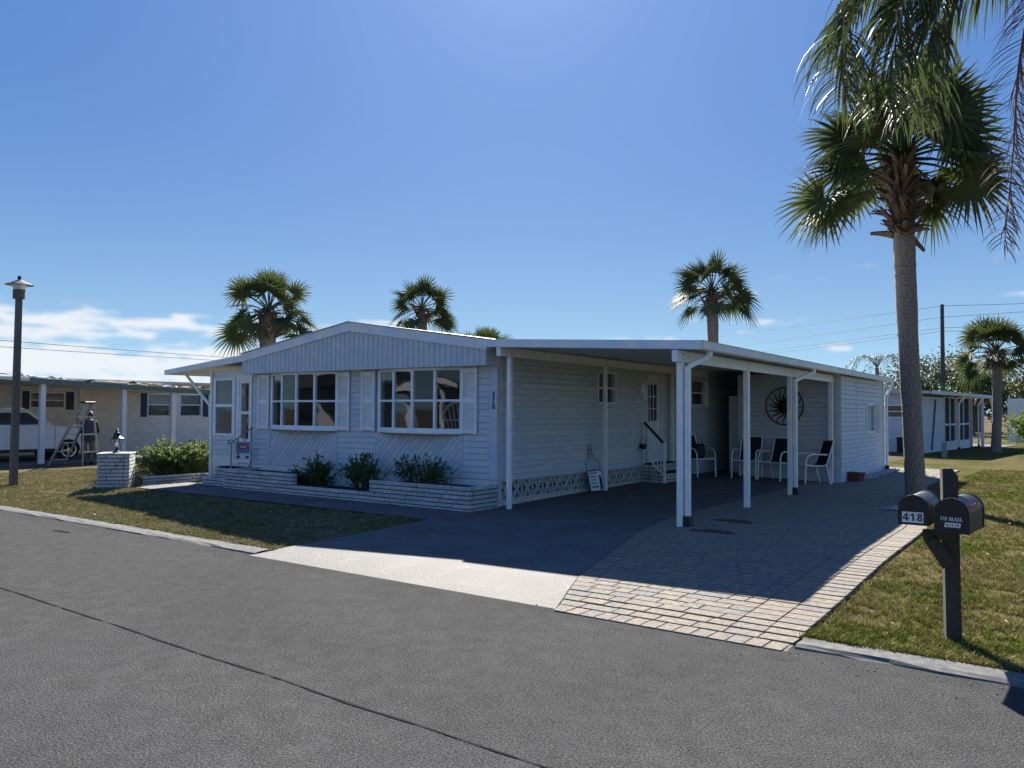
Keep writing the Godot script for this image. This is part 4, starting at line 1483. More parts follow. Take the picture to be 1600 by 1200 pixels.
func stairs(called: String, label: String, at: Vector3, turn: float, treads: Array, width: float) -> Node3D:
	# treads: [depth start, depth end, top]; the flight climbs against local +z
	var s := thing(called, label, "steps", at, turn)
	for t in treads:
		var st := new_st()
		box(st, Vector3(0, t[2] * 0.5 - 0.02, (t[0] + t[1]) * 0.5 - 0.01), Vector3(width - 0.04, t[2] - 0.02, t[1] - t[0] - 0.03))
		obj("mortar_core", st, M.mortar, s)
		var n := maxi(1, int(round(t[2] / 0.068)))
		brick_run(s, Vector3(-width * 0.5, 0, t[1]), Vector3(width * 0.5, 0, t[1]), n, t[2] / n, 0.36, 0.09, Vector3.BACK)
		brick_run(s, Vector3(-width * 0.5, 0, t[0]), Vector3(-width * 0.5, 0, t[1] - 0.095), n, t[2] / n, 0.36, 0.09, Vector3.LEFT)
		brick_run(s, Vector3(width * 0.5, 0, t[1] - 0.095), Vector3(width * 0.5, 0, t[0]), n, t[2] / n, 0.36, 0.09, Vector3.RIGHT)
	return s

func mat_rug(label: String, at: Vector3, size: Vector2, turn := 0.0) -> void:
	var st := new_st()
	bevel_box(st, Vector3.ZERO, Vector3(size.x, 0.016, size.y), 0.005)
	var n := int(size.x / 0.05)
	for k in n:
		box(st, Vector3(-size.x * 0.5 + (k + 0.5) * size.x / n, 0.010, 0), Vector3(0.02, 0.006, size.y - 0.02))
	var o := obj("door_mat", st, M.mat_fabric)
	o.position = at
	o.rotation.y = turn
	tag(o, label, "mat", "mats on the steps")

func build_steps() -> void:
	rng.seed = 23
	# side door flight under the carport: climbs towards -x
	stairs("side_steps", "pale brick steps with dark mats below the side door", Vector3(0.03, 0.07, -5.52), PI / 2, [[0.0, 0.25, 0.37], [0.25, 0.48, 0.19]], 1.16)
	mat_rug("black mat on the top brick step at the side door", Vector3(0.165, 0.451, -5.52), Vector2(1.08, 0.21), PI / 2)
	mat_rug("black mat on the lower brick step at the side door", Vector3(0.395, 0.271, -5.58), Vector2(0.90, 0.21), PI / 2)
	var r := thing("side_railing", "white metal stair railing beside the side door steps", "railing", Vector3(0, 0.075, -4.99))
	var st := new_st()
	bevel_box(st, Vector3(0.52, 0.42, 0), Vector3(0.05, 0.84, 0.05), 0.005)
	obj("newel", st, M.white_metal, r)
	st = new_st()
	bar(st, Vector3(0.52, 0.80, 0), Vector3(0.06, 1.24, 0), 0.035, 0.045)
	obj("handrail", st, M.black_metal, r)
	st = new_st()
	bar(st, Vector3(0.50, 0.16, 0), Vector3(0.06, 0.58, 0), 0.025, 0.03)
	bar(st, Vector3(0.05, 0.385, 0), Vector3(0.05, 1.26, 0), 0.035, 0.035)
	obj("frame", st, M.white_metal, r)
	for k in 5:
		st = new_st()
		var x := 0.44 - 0.075 * k
		bar(st, Vector3(x, 0.22 + (0.44 - x) * 0.95, 0), Vector3(x, 0.86 + (0.44 - x) * 0.95, 0), 0.018, 0.018)
		obj("baluster", st, M.white_metal, r)
	st = new_st()
	lathe(st, [Vector2(0.0, 0.0), Vector2(0.055, 0.01), Vector2(0.07, 0.10), Vector2(0.06, 0.105), Vector2(0.05, 0.02), Vector2(0.0, 0.02)], 14)
	tube(st, [Vector3(-0.065, 0.10, 0), Vector3(-0.05, 0.19, 0), Vector3(0, 0.23, 0), Vector3(0.05, 0.19, 0), Vector3(0.065, 0.10, 0)], 0.005, 5)
	var pot := obj("hanging_pot", st, M.black_plastic)
	pot.position = Vector3(0.10, 0.76, -4.86)
	tag(pot, "small black pot hung on the siding by the side railing", "pot")
	# porch flight at the left door
	stairs("porch_steps", "small brick steps behind the left planter end at the front door", Vector3(-6.62, -0.02, 0.04), 0.0, [[0.0, 0.30, 0.36], [0.30, 0.58, 0.18]], 0.95)
	mat_rug("black mat on the top porch step at the front door", Vector3(-6.62, 0.349, 0.18), Vector2(0.86, 0.26))
	r = thing("porch_railing", "pale metal railing with scrolled end at the front door steps", "railing", Vector3(-6.20, -0.02, 0))
	st = new_st()
	tube(st, [Vector3(0, 1.20, 0.06), Vector3(0, 0.92, 0.52), Vector3(0, 0.88, 0.57), Vector3(0, 0.88, 0.62), Vector3(0, 0.92, 0.64), Vector3(0, 0.95, 0.61), Vector3(0, 0.93, 0.585)], 0.014, 6)
	obj("handrail", st, M.galvanised, r)
	for q in [[0.56, 0.0, 0.9], [0.10, 0.36, 1.17], [0.40, 0.62, 0.98], [0.25, 0.72, 1.08]]:
		st = new_st()
		bar(st, Vector3(0, q[1], q[0]), Vector3(0, q[2], q[0]), 0.022, 0.022)
		obj("upright", st, M.galvanised, r)
	st = new_st()
	bar(st, Vector3(0, 0.12, 0.55), Vector3(0, 0.44, 0.08), 0.018, 0.018)
	obj("lower_rail", st, M.galvanised, r)
	# notice on the porch railing: pale board, red oval, blue line of print, two dark squares
	var sg := thing("porch_sign", "white notice with a red oval emblem fixed to the porch railing", "sign", Vector3(-6.17, 0.52, 0.33), PI * 0.30)
	st = new_st()
	bevel_box(st, Vector3(0, 0.19, 0), Vector3(0.34, 0.38, 0.012), 0.003)
	obj("board", st, M.print_white, sg)
	st = new_st()
	box(st, Vector3(0.02, 0.25, 0.007), Vector3(0.26, 0.22, 0.002))
	obj("blue_field", st, M.print_blue, sg)
	st = new_st()
	var ov := PackedVector2Array()
	for k in 20:
		ov.append(Vector2(0.02 + 0.10 * cos(TAU * k / 20), 0.27 + 0.06 * sin(TAU * k / 20)))
	prism(st, ov, 0.008, 0.010)
	obj("red_oval", st, M.print_red, sg)
	st = new_st()
	box(st, Vector3(0.02, 0.275, 0.011), Vector3(0.13, 0.012, 0.002))
	box(st, Vector3(0.03, 0.255, 0.011), Vector3(0.09, 0.010, 0.002))
	obj("pale_stroke", st, M.print_white, sg)
	st = new_st()
	for q in [[-0.07, 0.06], [0.10, 0.06]]:
		box(st, Vector3(q[0], q[1], 0.007), Vector3(0.06, 0.045, 0.002))
	obj("dark_square", st, M.print_black, sg)

# ---------------------------------------------------------------- things on the lot
func patio_chair(label: String, at: Vector3, turn: float) -> Node3D:
	var t := thing("patio_chair", label, "chair", at, turn, "patio chairs under the carport")
	for s in [-1.0, 1.0]:
		var st := new_st()
		tube(st, [Vector3(s * 0.27, 0.0, 0.27), Vector3(s * 0.27, 0.50, 0.25), Vector3(s * 0.27, 0.60, 0.20), Vector3(s * 0.27, 0.635, 0.10), Vector3(s * 0.27, 0.625, -0.22)], 0.017, 8)
		obj("arm", st, M.white_metal, t)
		st = new_st()
		tube(st, [Vector3(s * 0.25, 0.0, -0.30), Vector3(s * 0.255, 0.25, -0.24), Vector3(s * 0.255, 0.42, -0.20)], 0.016, 8)
		obj("leg", st, M.white_metal, t)
		st = new_st()
		tube(st, [Vector3(s * 0.245, 0.40, 0.25), Vector3(s * 0.245, 0.385, -0.14), Vector3(s * 0.24, 0.42, -0.22), Vector3(s * 0.235, 0.92, -0.38)], 0.016, 8)
		obj("rail", st, M.white_metal, t)
	var st := new_st()
	var prof := [Vector3(0, 0.405, 0.25), Vector3(0, 0.385, 0.05), Vector3(0, 0.385, -0.13), Vector3(0, 0.43, -0.215), Vector3(0, 0.65, -0.29), Vector3(0, 0.92, -0.378)]
	for k in prof.size() - 1:
		var w := Vector3(0.235, 0, 0)
		var up := Vector3(0, 0.006, 0.004)
		quad(st, prof[k] - w, prof[k] + w, prof[k + 1] + w, prof[k + 1] - w)
		quad(st, prof[k + 1] - w - up, prof[k + 1] + w - up, prof[k] + w - up, prof[k] - w - up)
	obj("sling", st, M.sling, t)
	st = new_st()
	tube(st, [Vector3(-0.245, 0.40, 0.25), Vector3(0.245, 0.40, 0.25)], 0.016, 8)
	tube(st, [Vector3(-0.235, 0.92, -0.38), Vector3(0.235, 0.92, -0.38)], 0.014, 8)
	obj("crossbar", st, M.white_metal, t)
	return t

func build_lot_things() -> void:
	patio_chair("white framed patio chair with navy sling, leftmost of three by the sun ornament", Vector3(1.28, G(1.28, -7.7) + 0.012, -7.62), 0.05)
	patio_chair("white framed patio chair with navy sling, half hidden behind the doubled post", Vector3(1.92, G(1.9, -7.7) + 0.012, -7.62), -0.22)
	patio_chair("white framed patio chair turned sideways, nearest the storage room corner", Vector3(2.72, G(2.7, -7.6) + 0.012, -7.55), -0.85)
	patio_chair("white framed patio chair by the home wall with bags on it", Vector3(0.36, G(0.3, -7.2) + 0.012, -7.05), 1.15)
	var st := new_st()
	bevel_box(st, Vector3(0, 0.17, 0), Vector3(0.26, 0.34, 0.18), 0.05)
	tube(st, [Vector3(-0.07, 0.33, 0), Vector3(-0.05, 0.44, 0), Vector3(0.05, 0.44, 0), Vector3(0.07, 0.33, 0)], 0.008, 6)
	var bag := obj("bag", st, M.black_plastic)
	bag.position = Vector3(0.36, G(0.3, -7.2) + 0.40, -7.12)
	bag.rotation.y = 1.2
	tag(bag, "dark bag standing on the patio chair by the wall", "bag")
	# sun ornament on the storage room wall
	var sun := thing("sun_ornament", "round bronze metal sun with wavy rays on the storage wall", "ornament", Vector3(1.95, 1.68, -8.165))
	st = new_st()
	var ring := []
	for k in 49:
		ring.append(Vector3(0.42 * cos(TAU * k / 48), 0.42 * sin(TAU * k / 48), 0.012))
	tube(st, ring, 0.013, 6, false)
	obj("ring", st, M.bronze_metal, sun)
	st = new_st()
	lathe(st, [Vector2(0.15, 0.0), Vector2(0.15, 0.015), Vector2(0.13, 0.03), Vector2(0.06, 0.045), Vector2(0.0, 0.048)], 28, Transform3D(Basis(Vector3.RIGHT, PI / 2), Vector3.ZERO))
	obj("face", st, M.bronze_metal, sun)
	for k in 16:
		st = new_st()
		var prev := []
		for j in 11:
			var t := j / 10.0
			var r := lerpf(0.14, 0.41, t)
			var off := 0.035 * sin(t * TAU) * (1.0 if k % 2 else 0.8)
			var w := lerpf(0.026, 0.006, t)
			var cur := [Vector3(r, off - w, 0.004), Vector3(r, off + w, 0.004), Vector3(r, off + w * 0.4, 0.02), Vector3(r, off - w * 0.4, 0.02)]
			if prev:
				var cc: Vector3 = (prev[0] + cur[2]) * 0.5
				for q in 4:
					oquad(st, prev[q], cur[q], cur[(q + 1) % 4], prev[(q + 1) % 4], cc)
			prev = cur
		var o := obj("ray", st, M.bronze_metal, sun)
		o.rotation.z = TAU * k / 16.0
	# sign leaning on the breeze blocks: a wire frame above a printed board
	var sg := thing("leaning_sign", "white printed sign in a wire frame leaning on the breeze blocks", "sign", Vector3(0.24, G(0.2, -2.75) + 0.014, -2.78), PI / 2)
	sg.rotation = Vector3(-0.24, PI / 2 - 0.10, 0.0)
	sg.rotation_order = EULER_ORDER_YXZ
	st = new_st()
	for s in [-1.0, 1.0]:
		tube(st, [Vector3(s * 0.21, 0.0, 0), Vector3(s * 0.21, 0.54, 0), Vector3(s * 0.05, 0.66, 0), Vector3(s * 0.045, 0.90, 0)], 0.006, 6)
	for y in [0.70, 0.79]:
		tube(st, [Vector3(-0.07, y, 0), Vector3(0.07, y, 0)], 0.006, 6)
	tube(st, [Vector3(-0.21, 0.40, 0), Vector3(0.21, 0.40, 0)], 0.006, 6)
	obj("wire_frame", st, M.black_metal, sg)
	st = new_st()
	bevel_box(st, Vector3(0, 0.20, 0.012), Vector3(0.40, 0.36, 0.008), 0.002)
	obj("board", st, M.print_white, sg)
	st = new_st()
	for q in [[-0.06, 0.345, 0.24, 0.03], [-0.07, 0.28, 0.20, 0.028], [-0.08, 0.22, 0.16, 0.028], [-0.08, 0.16, 0.18, 0.028], [-0.06, 0.09, 0.20, 0.045]]:
		box(st, Vector3(q[0], q[1], 0.017), Vector3(q[2], q[3], 0.002))
	obj("print", st, M.print_blue, sg)
	st = new_st()
	prism(st, PackedVector2Array([Vector2(0.08, 0.03), Vector2(0.18, 0.03), Vector2(0.18, 0.22), Vector2(0.155, 0.30), Vector2(0.12, 0.31), Vector2(0.10, 0.25)]), 0.0165, 0.018)
	obj("picture", st, M.print_black, sg)
	# terracotta trough by the storage room
	var tp := thing("terracotta_trough", "rectangular terracotta planter at the storage room corner", "planter pot", Vector3(3.30, G(3.3, -8.7) + 0.012, -8.75), -0.4)
	st = new_st()
	var lo := [Vector3(-0.15, 0, -0.09), Vector3(0.15, 0, -0.09), Vector3(0.15, 0, 0.09), Vector3(-0.15, 0, 0.09)]
	var hi := [Vector3(-0.18, 0.19, -0.11), Vector3(0.18, 0.19, -0.11), Vector3(0.18, 0.19, 0.11), Vector3(-0.18, 0.19, 0.11)]
	for k in 4:
		oquad(st, lo[k], lo[(k + 1) % 4], hi[(k + 1) % 4], hi[k], Vector3(0, 0.1, 0))
	quad(st, lo[0], lo[1], lo[2], lo[3])
	obj("bowl", st, M.terracotta, tp)
	st = new_st()
	for q in [[Vector3(0, 0.19, -0.11), Vector3(0.40, 0.035, 0.03)], [Vector3(0, 0.19, 0.11), Vector3(0.40, 0.035, 0.03)], [Vector3(-0.185, 0.19, 0), Vector3(0.03, 0.035, 0.19)], [Vector3(0.185, 0.19, 0), Vector3(0.03, 0.035, 0.19)]]:
		box(st, q[0], q[1])
	obj("rim", st, M.terracotta, tp)
	st = new_st()
	box(st, Vector3(0, 0.15, 0), Vector3(0.33, 0.02, 0.20))
	obj("earth", st, M.soil, tp)
	# white rocks: along the storage wall and round the palm
	rng.seed = 31
	for bed in [[Vector3(3.22, 0, -9.4), Vector3(3.1, 0, -13.2), 0.22, 150, "white stones in the bed along the storage wall"], [Vector3(5.0, 0, -3.6), Vector3(5.35, 0, -3.5), 0.22, 34, "small heap of white stones at the drive edge near the palm"]]:
		st = new_st()
		for k in bed[3]:
			var t := rng.randf()
			var c: Vector3 = bed[0].lerp(bed[1], t) + Vector3(rng.randf_range(0.0, bed[2]), 0, rng.randf_range(-0.15, 0.15))
			var r := rng.randf_range(0.035, 0.075)
			c.y = G(c.x, c.z) + r * 0.35 + 0.01
			rock(st, c, r)
		tag(stuff(obj("white_stones", st, M.white_rock)), bed[4], "stones")
	# dark damp patches on the pavers
	for q in [[3.86, 0.50, 0.30, 0.13, "dark oily patch on the pavers nearest the front post"], [3.70, -0.62, 0.27, 0.15, "dark oily patch on the pavers just behind the front post"]]:
		st = new_st()
		var poly := PackedVector2Array()
		for k in 22:
			var a := TAU * k / 22
			var r := 1.0 + 0.16 * sin(a * 3.0 + q[0]) + 0.10 * sin(a * 7.0)
			poly.append(Vector2(cos(a) * q[2] * r, sin(a) * q[3] * r))
		prism(st, poly, 0.0, 0.003, Transform3D(Basis(Vector3(1, 0, 0), Vector3(0, 0, -1), Vector3(0, 1, 0)), Vector3(q[0], G(q[0], q[1]) + 0.0235, q[1])))
		tag(obj("oil_patch", st, M.oil), q[4], "stain")

func rock(st: SurfaceTool, c: Vector3, r: float) -> void:
	var v := []
	var g := [Vector3(0, 1, 0), Vector3(1, 0.15, 0), Vector3(0.35, 0.1, 0.95), Vector3(-0.8, 0.2, 0.6), Vector3(-0.8, 0.1, -0.6), Vector3(0.3, 0.15, -0.95), Vector3(0, -0.8, 0)]
	for p in g:
		v.append(c + p * r * rng.randf_range(0.75, 1.2) * Vector3(1.1, 0.7, 1.0))
	for k in 5:
		var a: Vector3 = v[1 + k]
		var b: Vector3 = v[1 + (k + 1) % 5]
		for e in [v[0], v[6]]:
			if (a - e).cross(b - e).dot((a + b + e) / 3.0 - c) > 0.0:
				tri(st, e, a, b)
			else:
				tri(st, e, b, a)

func mailbox(called: String, label: String, at: Vector3, w: float, h: float, d: float) -> Node3D:
	var t := thing(called, label, "mailbox", at, 0.0, "pair of roadside mailboxes")
	var arch := func(ww: float, hh: float) -> PackedVector2Array:
		var p := PackedVector2Array([Vector2(-ww * 0.5, 0.0), Vector2(ww * 0.5, 0.0)])
		var r := ww * 0.5
		for k in 13:
			var a := PI * k / 12.0
			p.append(Vector2(r * cos(a), hh - r * 0.92 + r * 0.92 * sin(a)))
		return p
	var st := new_st()
	prism(st, arch.call(w, h), -d, 0.0)
	obj("body", st, M.mailbox_black, t)
	st = new_st()
	prism(st, arch.call(w + 0.014, h + 0.007), 0.001, 0.022)
	var dr := obj("door", st, M.mailbox_black, t)
	st = new_st()
	bevel_box(st, Vector3(0, h + 0.004, 0.03), Vector3(0.03, 0.014, 0.02), 0.003)
	obj("latch", st, M.black_metal, dr)
	st = new_st()
	prism(st, arch.call(w + 0.012, h + 0.006), -d - 0.012, -d + 0.004)
	obj("rear_lip", st, M.mailbox_black, t)
	var fl := Node3D.new()
	fl.name = "flag"
	t.add_child(fl)
	return t

func build_mailboxes() -> void:
	var g := G(7.0, 3.85)
	var p := thing("mailbox_post", "weathered wooden post with a bracket holding two mailboxes", "post", Vector3(7.02, g, 3.80))
	p.rotation = Vector3(0.0, 0.32, 0.012)
	var st := new_st()
	var hw := 0.05
	var top := 1.215
	prism(st, PackedVector2Array([Vector2(-hw, -0.1), Vector2(hw, -0.1), Vector2(hw, top - 0.055), Vector2(0.015, top), Vector2(-hw, top)]), -hw, hw)
	obj("shaft", st, M.old_wood, p)
	st = new_st()
	bevel_box(st, Vector3(-0.09, 0.745, 0.075), Vector3(0.20, 0.07, 0.045), 0.004)
	obj("arm", st, M.old_wood, p)
	st = new_st()
	bar(st, Vector3(-0.15, 0.73, 0.075), Vector3(-0.03, 0.53, 0.075), 0.045, 0.09)
	obj("brace", st, M.old_wood, p)
	var a := mailbox("mailbox", "black mailbox with white 418 number tiles on the left of the post", Vector3(6.815, g + 0.815, 4.02), 0.19, 0.205, 0.46)
	var fl: Node = a.get_node("flag")
	st = new_st()
	box(st, Vector3(0.099, 0.12, -0.12), Vector3(0.006, 0.05, 0.012))
	obj("arm", st, M.galvanised, fl)
	for k in 3:
		st = new_st()
		box(st, Vector3(-0.0525 + 0.047 * k, 0.055, 0.024), Vector3(0.045, 0.075, 0.003))
		obj("number_tile", st, M.print_white, a)
		piece("digit", text_mesh("418"[k], 0.074, 0.002), M.print_black, Vector3(-0.0525 + 0.047 * k, 0.055, 0.0265), a)
	var b := mailbox("mailbox", "larger black mailbox marked US MAIL and 416 on the right", Vector3(7.065, g + 0.785, 4.08), 0.205, 0.235, 0.48)
	b.rotation.y = -0.06
	fl = b.get_node("flag")
	st = new_st()
	prism(st, PackedVector2Array([Vector2(0.0, -0.02), Vector2(0.14, -0.012), Vector2(0.15, 0.028), Vector2(0.10, 0.032), Vector2(0.09, 0.012), Vector2(0.0, 0.006)]), 0.107, 0.111, Transform3D(Basis(Vector3(0, 0, -1), Vector3(0, 1, 0), Vector3(1, 0, 0)), Vector3(0, 0.19, -0.10)))
	obj("blade", st, M.red_flag, fl)
	st = new_st()
	lathe(st, [Vector2(0.014, 0.0), Vector2(0.014, 0.01), Vector2(0.0, 0.012)], 10, Transform3D(Basis(Vector3.FORWARD, PI / 2), Vector3(0.103, 0.185, -0.11)))
	obj("pivot", st, M.galvanised, fl)
	piece("lettering", text_mesh("US MAIL", 0.032, 0.002, true), M.print_white, Vector3(0.0, 0.098, 0.0235), b)
	for k in 3:
		st = new_st()
		prism(st, PackedVector2Array([Vector2(-0.016, -0.016), Vector2(0.014, -0.016), Vector2(0.02, 0.016), Vector2(-0.01, 0.016)]), 0.0, 0.002, Transform3D(Basis.IDENTITY, Vector3(-0.03 + 0.034 * k, 0.058, 0.0225)))
		obj("number_tile", st, M.print_white, b)
		piece("digit", text_mesh("416"[k], 0.026, 0.0015, true), M.print_black, Vector3(-0.029 + 0.034 * k, 0.058, 0.0255), b)

func build_street_lamp() -> void:
	var t := thing("street_lamp", "tall brown square lamp post with a hatted glass lantern", "street lamp", Vector3(-10.40, G(-10.4, 2.8), 2.81))
	t.rotation.z = -0.012
	var st := new_st()
	var w0 := 0.064
	var w1 := 0.05
	var c := []
	for q in [[w0, 0.0], [w1, 3.86]]:
		for s in [[-1, -1], [1, -1], [1, 1], [-1, 1]]:
			c.append(Vector3(s[0] * q[0], q[1], s[1] * q[0]))
	for f in [[0, 1, 5, 4], [1, 2, 6, 5], [2, 3, 7, 6], [3, 0, 4, 7], [4, 5, 6, 7]]:
		oquad(st, c[f[0]], c[f[1]], c[f[2]], c[f[3]], Vector3(0, 2, 0))
	obj("pole", st, M.lamp_pole, t)
	st = new_st()
	lathe(st, [Vector2(0.0, 3.86), Vector2(0.11, 3.86), Vector2(0.115, 3.88), Vector2(0.115, 4.04), Vector2(0.10, 4.05)], 20)
	obj("collar", st, M.lamp_pole, t)
	st = new_st()
	lathe(st, [Vector2(0.11, 4.05), Vector2(0.135, 4.15), Vector2(0.135, 4.16)], 20)
	obj("diffuser", st, M.frosted, t)
	st = new_st()
	lathe(st, [Vector2(0.0, 4.155), Vector2(0.27, 4.145), Vector2(0.272, 4.152), Vector2(0.10, 4.225), Vector2(0.02, 4.265), Vector2(0.0, 4.27)], 24)
	obj("hat", st, M.lamp_cap, t)
	st = new_st()
	lathe(st, [Vector2(0.018, 4.255), Vector2(0.035, 4.275), Vector2(0.042, 4.30), Vector2(0.03, 4.335), Vector2(0.0, 4.345)], 14)
	obj("finial", st, M.black_metal, t)

# ---------------------------------------------------------------- palms
func fan_leaf(dir: Vector3, petiole: float, R: float, droop: float) -> SurfaceTool:
	var st := new_st()
	var side := dir.cross(Vector3.UP)
	if side.length() < 0.1:
		side = Vector3(cos(rng.randf() * TAU), 0, sin(rng.randf() * TAU))
	side = (side.normalized() + Vector3(rng.randfn(0, 0.18), rng.randfn(0, 0.22), rng.randfn(0, 0.18))).normalized()
	var pts := []
	for k in 5:
		var t := k / 4.0
		pts.append(dir * petiole * t + Vector3(0, -droop * petiole * t * t * 0.75, 0))
	tube(st, pts, [0.022, 0.018, 0.015, 0.013, 0.011], 4, false)
	var h: Vector3 = pts[4]
	var ax: Vector3 = ((pts[4] - pts[3]).normalized() + Vector3(0, -droop * 0.25, 0)).normalized()
	side = (side - ax * side.dot(ax)).normalized().rotated(ax, rng.randfn(0, 0.75))
	var nrm := side.cross(ax)
	if nrm.y < 0.0:
		nrm = -nrm
	var n := 30
	var spread := deg_to_rad(rng.randf_range(118.0, 140.0))
	for k in n:
		var u := (k + 0.5) / n * 2.0 - 1.0
		var a := u * spread + rng.randfn(0, 0.02)
		var d := (ax * cos(a) + side * sin(a)).normalized()
		var L := R * (0.80 + 0.22 * cos(a * 0.75)) * rng.randf_range(0.86, 1.08)
		var cup := nrm * (0.10 * absf(sin(a)) + 0.04 * (1 if k % 2 else -1))
		var cross := d.cross(nrm).normalized()
		var p := []
		var w := []
		for q in [[0.03, 0.35], [0.32, 1.0], [0.62, 0.62], [0.85, 0.25], [1.0, 0.0]]:
			var t: float = q[0]
			p.append(h + d * L * t + cup * L * t + Vector3(0, -(0.05 + 0.30 * droop) * L * t * t * t * rng.randf_range(0.9, 1.25), 0))
			w.append(R * 0.046 * q[1])
		for j in 4:
			var c0: Vector3 = cross * w[j]
			var c1: Vector3 = cross * w[j + 1]
			if j < 3:
				quad(st, p[j] - c0, p[j] + c0, p[j + 1] + c1, p[j + 1] - c1)
			else:
				tri(st, p[j] - c0, p[j] + c0, p[j + 1])
	return st

func crown(s: int, n: int, top := 84.0, low := -12.0) -> Node3D:
	# fronds of blade radius 0.62 on petioles of about 0.75, reaching 1.3 from the bud
	rng.seed = s
	var c := Node3D.new()
	c.name = "crown"
	for k in n:
		var t := (k + 0.5) / n
		var el := deg_to_rad(lerpf(top, low, pow(t, 0.85)) + rng.randfn(0, 6.0))
		var az := k * 2.39996 + rng.randfn(0, 0.2)
		if s == 201 and t > 0.62 and absf(angle_difference(az, 1.39)) < 0.8:
			continue   # old leaves shed on this side, the shaggy neck shows
		var dir := Vector3(cos(az) * cos(el), sin(el), sin(az) * cos(el))
		var o := obj("frond", fan_leaf(dir, rng.randf_range(0.66, 0.92) * (0.8 if t < 0.2 else 1.0), rng.randf_range(0.52, 0.66), 0.12 + 0.50 * t), M["fan_leaf%d" % (rng.randi() % 3)], c)
		o.position = Vector3(0, -0.12 * t, 0)
	return c

func boot_mesh() -> Mesh:
	if not cache.has("boot"):
		var st := new_st()
		var prev := []
		for q in [[0.0, 0.0, 0.055, 0.02], [0.12, 0.03, 0.05, 0.016], [0.24, 0.10, 0.034, 0.012], [0.32, 0.17, 0.026, 0.009]]:
			var cur := [Vector3(-q[2], q[0], q[1] - q[3]), Vector3(q[2], q[0], q[1] - q[3]), Vector3(q[2] * 0.8, q[0], q[1] + q[3]), Vector3(-q[2] * 0.8, q[0], q[1] + q[3])]
			if prev:
				var cc: Vector3 = (prev[0] + cur[2]) * 0.5
				for j in 4:
					oquad(st, prev[j], cur[j], cur[(j + 1) % 4], prev[(j + 1) % 4], cc)
			prev = cur
		quad(st, prev[0], prev[1], prev[2], prev[3])
		cache["boot"] = st.commit()
	return cache["boot"]

func sabal(label: String, base: Vector3, bud: Vector3, r0: float, r1: float, head: Node3D, scale: float, boots: int, boot_span: float, s: int, group := "cabbage palms round the home") -> void:
	rng.seed = s
	var t := thing("sabal_palm", label, "palm tree", base, 0.0, group)
	var top := bud - base
	var st := new_st()
	var pts := []
	var rad := []
	var n := 26
	var bow := Vector3(rng.randfn(0, 0.03), 0, rng.randfn(0, 0.03))
	for k in n:
		var u := k / float(n - 1)
		pts.append(top * u + bow * sin(u * PI) + Vector3(0, -0.1 if k == 0 else 0.0, 0))
		rad.append(lerpf(r0, r1, u) * (1.0 + (0.25 * pow(1.0 - u, 12.0))) + rng.randfn(0, 0.006))
	rad[n - 1] = r1 * 0.35
	rad[n - 2] = r1 * 0.8
	tube(st, pts, rad, 14)
	# leaf-scar rings
	for k in int(top.y / 0.16):
		var u := (k + rng.randf()) / (top.y / 0.16)
		if u > 0.93:
			continue
		var c: Vector3 = top * u + bow * sin(u * PI)
		var rr := lerpf(r0, r1, u) + 0.002
		var ring := []
		var a0 := rng.randf() * TAU
		for j in 9:
			var a := a0 + j * 0.4
			ring.append(c + Vector3(cos(a) * rr, 0.015 * sin(j * 1.7), sin(a) * rr))
		tube(st, ring, 0.008, 4, false)
	obj("trunk", st, M.palm_trunk, t)
	for k in boots:
		var u := k / float(boots)
		var az := k * 2.39996
		var y := top.y - boot_span + boot_span * 0.90 * u
		var rr := r1 * (0.92 + 0.35 * sin(u * PI))
		var tilt := lerpf(0.65, 0.10, u) + rng.randfn(0, 0.38)
		var bs := Basis(Vector3.UP, az) * Basis(Vector3.RIGHT, tilt) * Basis(Vector3.UP, rng.randfn(0, 0.4)) * Basis(Vector3.BACK, rng.randfn(0, 0.35))
		var o := piece("boot", boot_mesh(), M.palm_boot if rng.randf() < 0.65 else M.palm_boot_b, Vector3(top.x, y, top.z) + Vector3(sin(az), 0, cos(az)) * rr * 0.80, t, bs.scaled(Vector3(0.85, 1.0, 1.0) * rng.randf_range(0.6, 1.2) * (0.75 + 0.25 * scale)))
		o.rotate_y(0.0)
	head.position = top + Vector3(0, 0.05, 0)
	head.scale = Vector3.ONE * scale
	t.add_child(head)

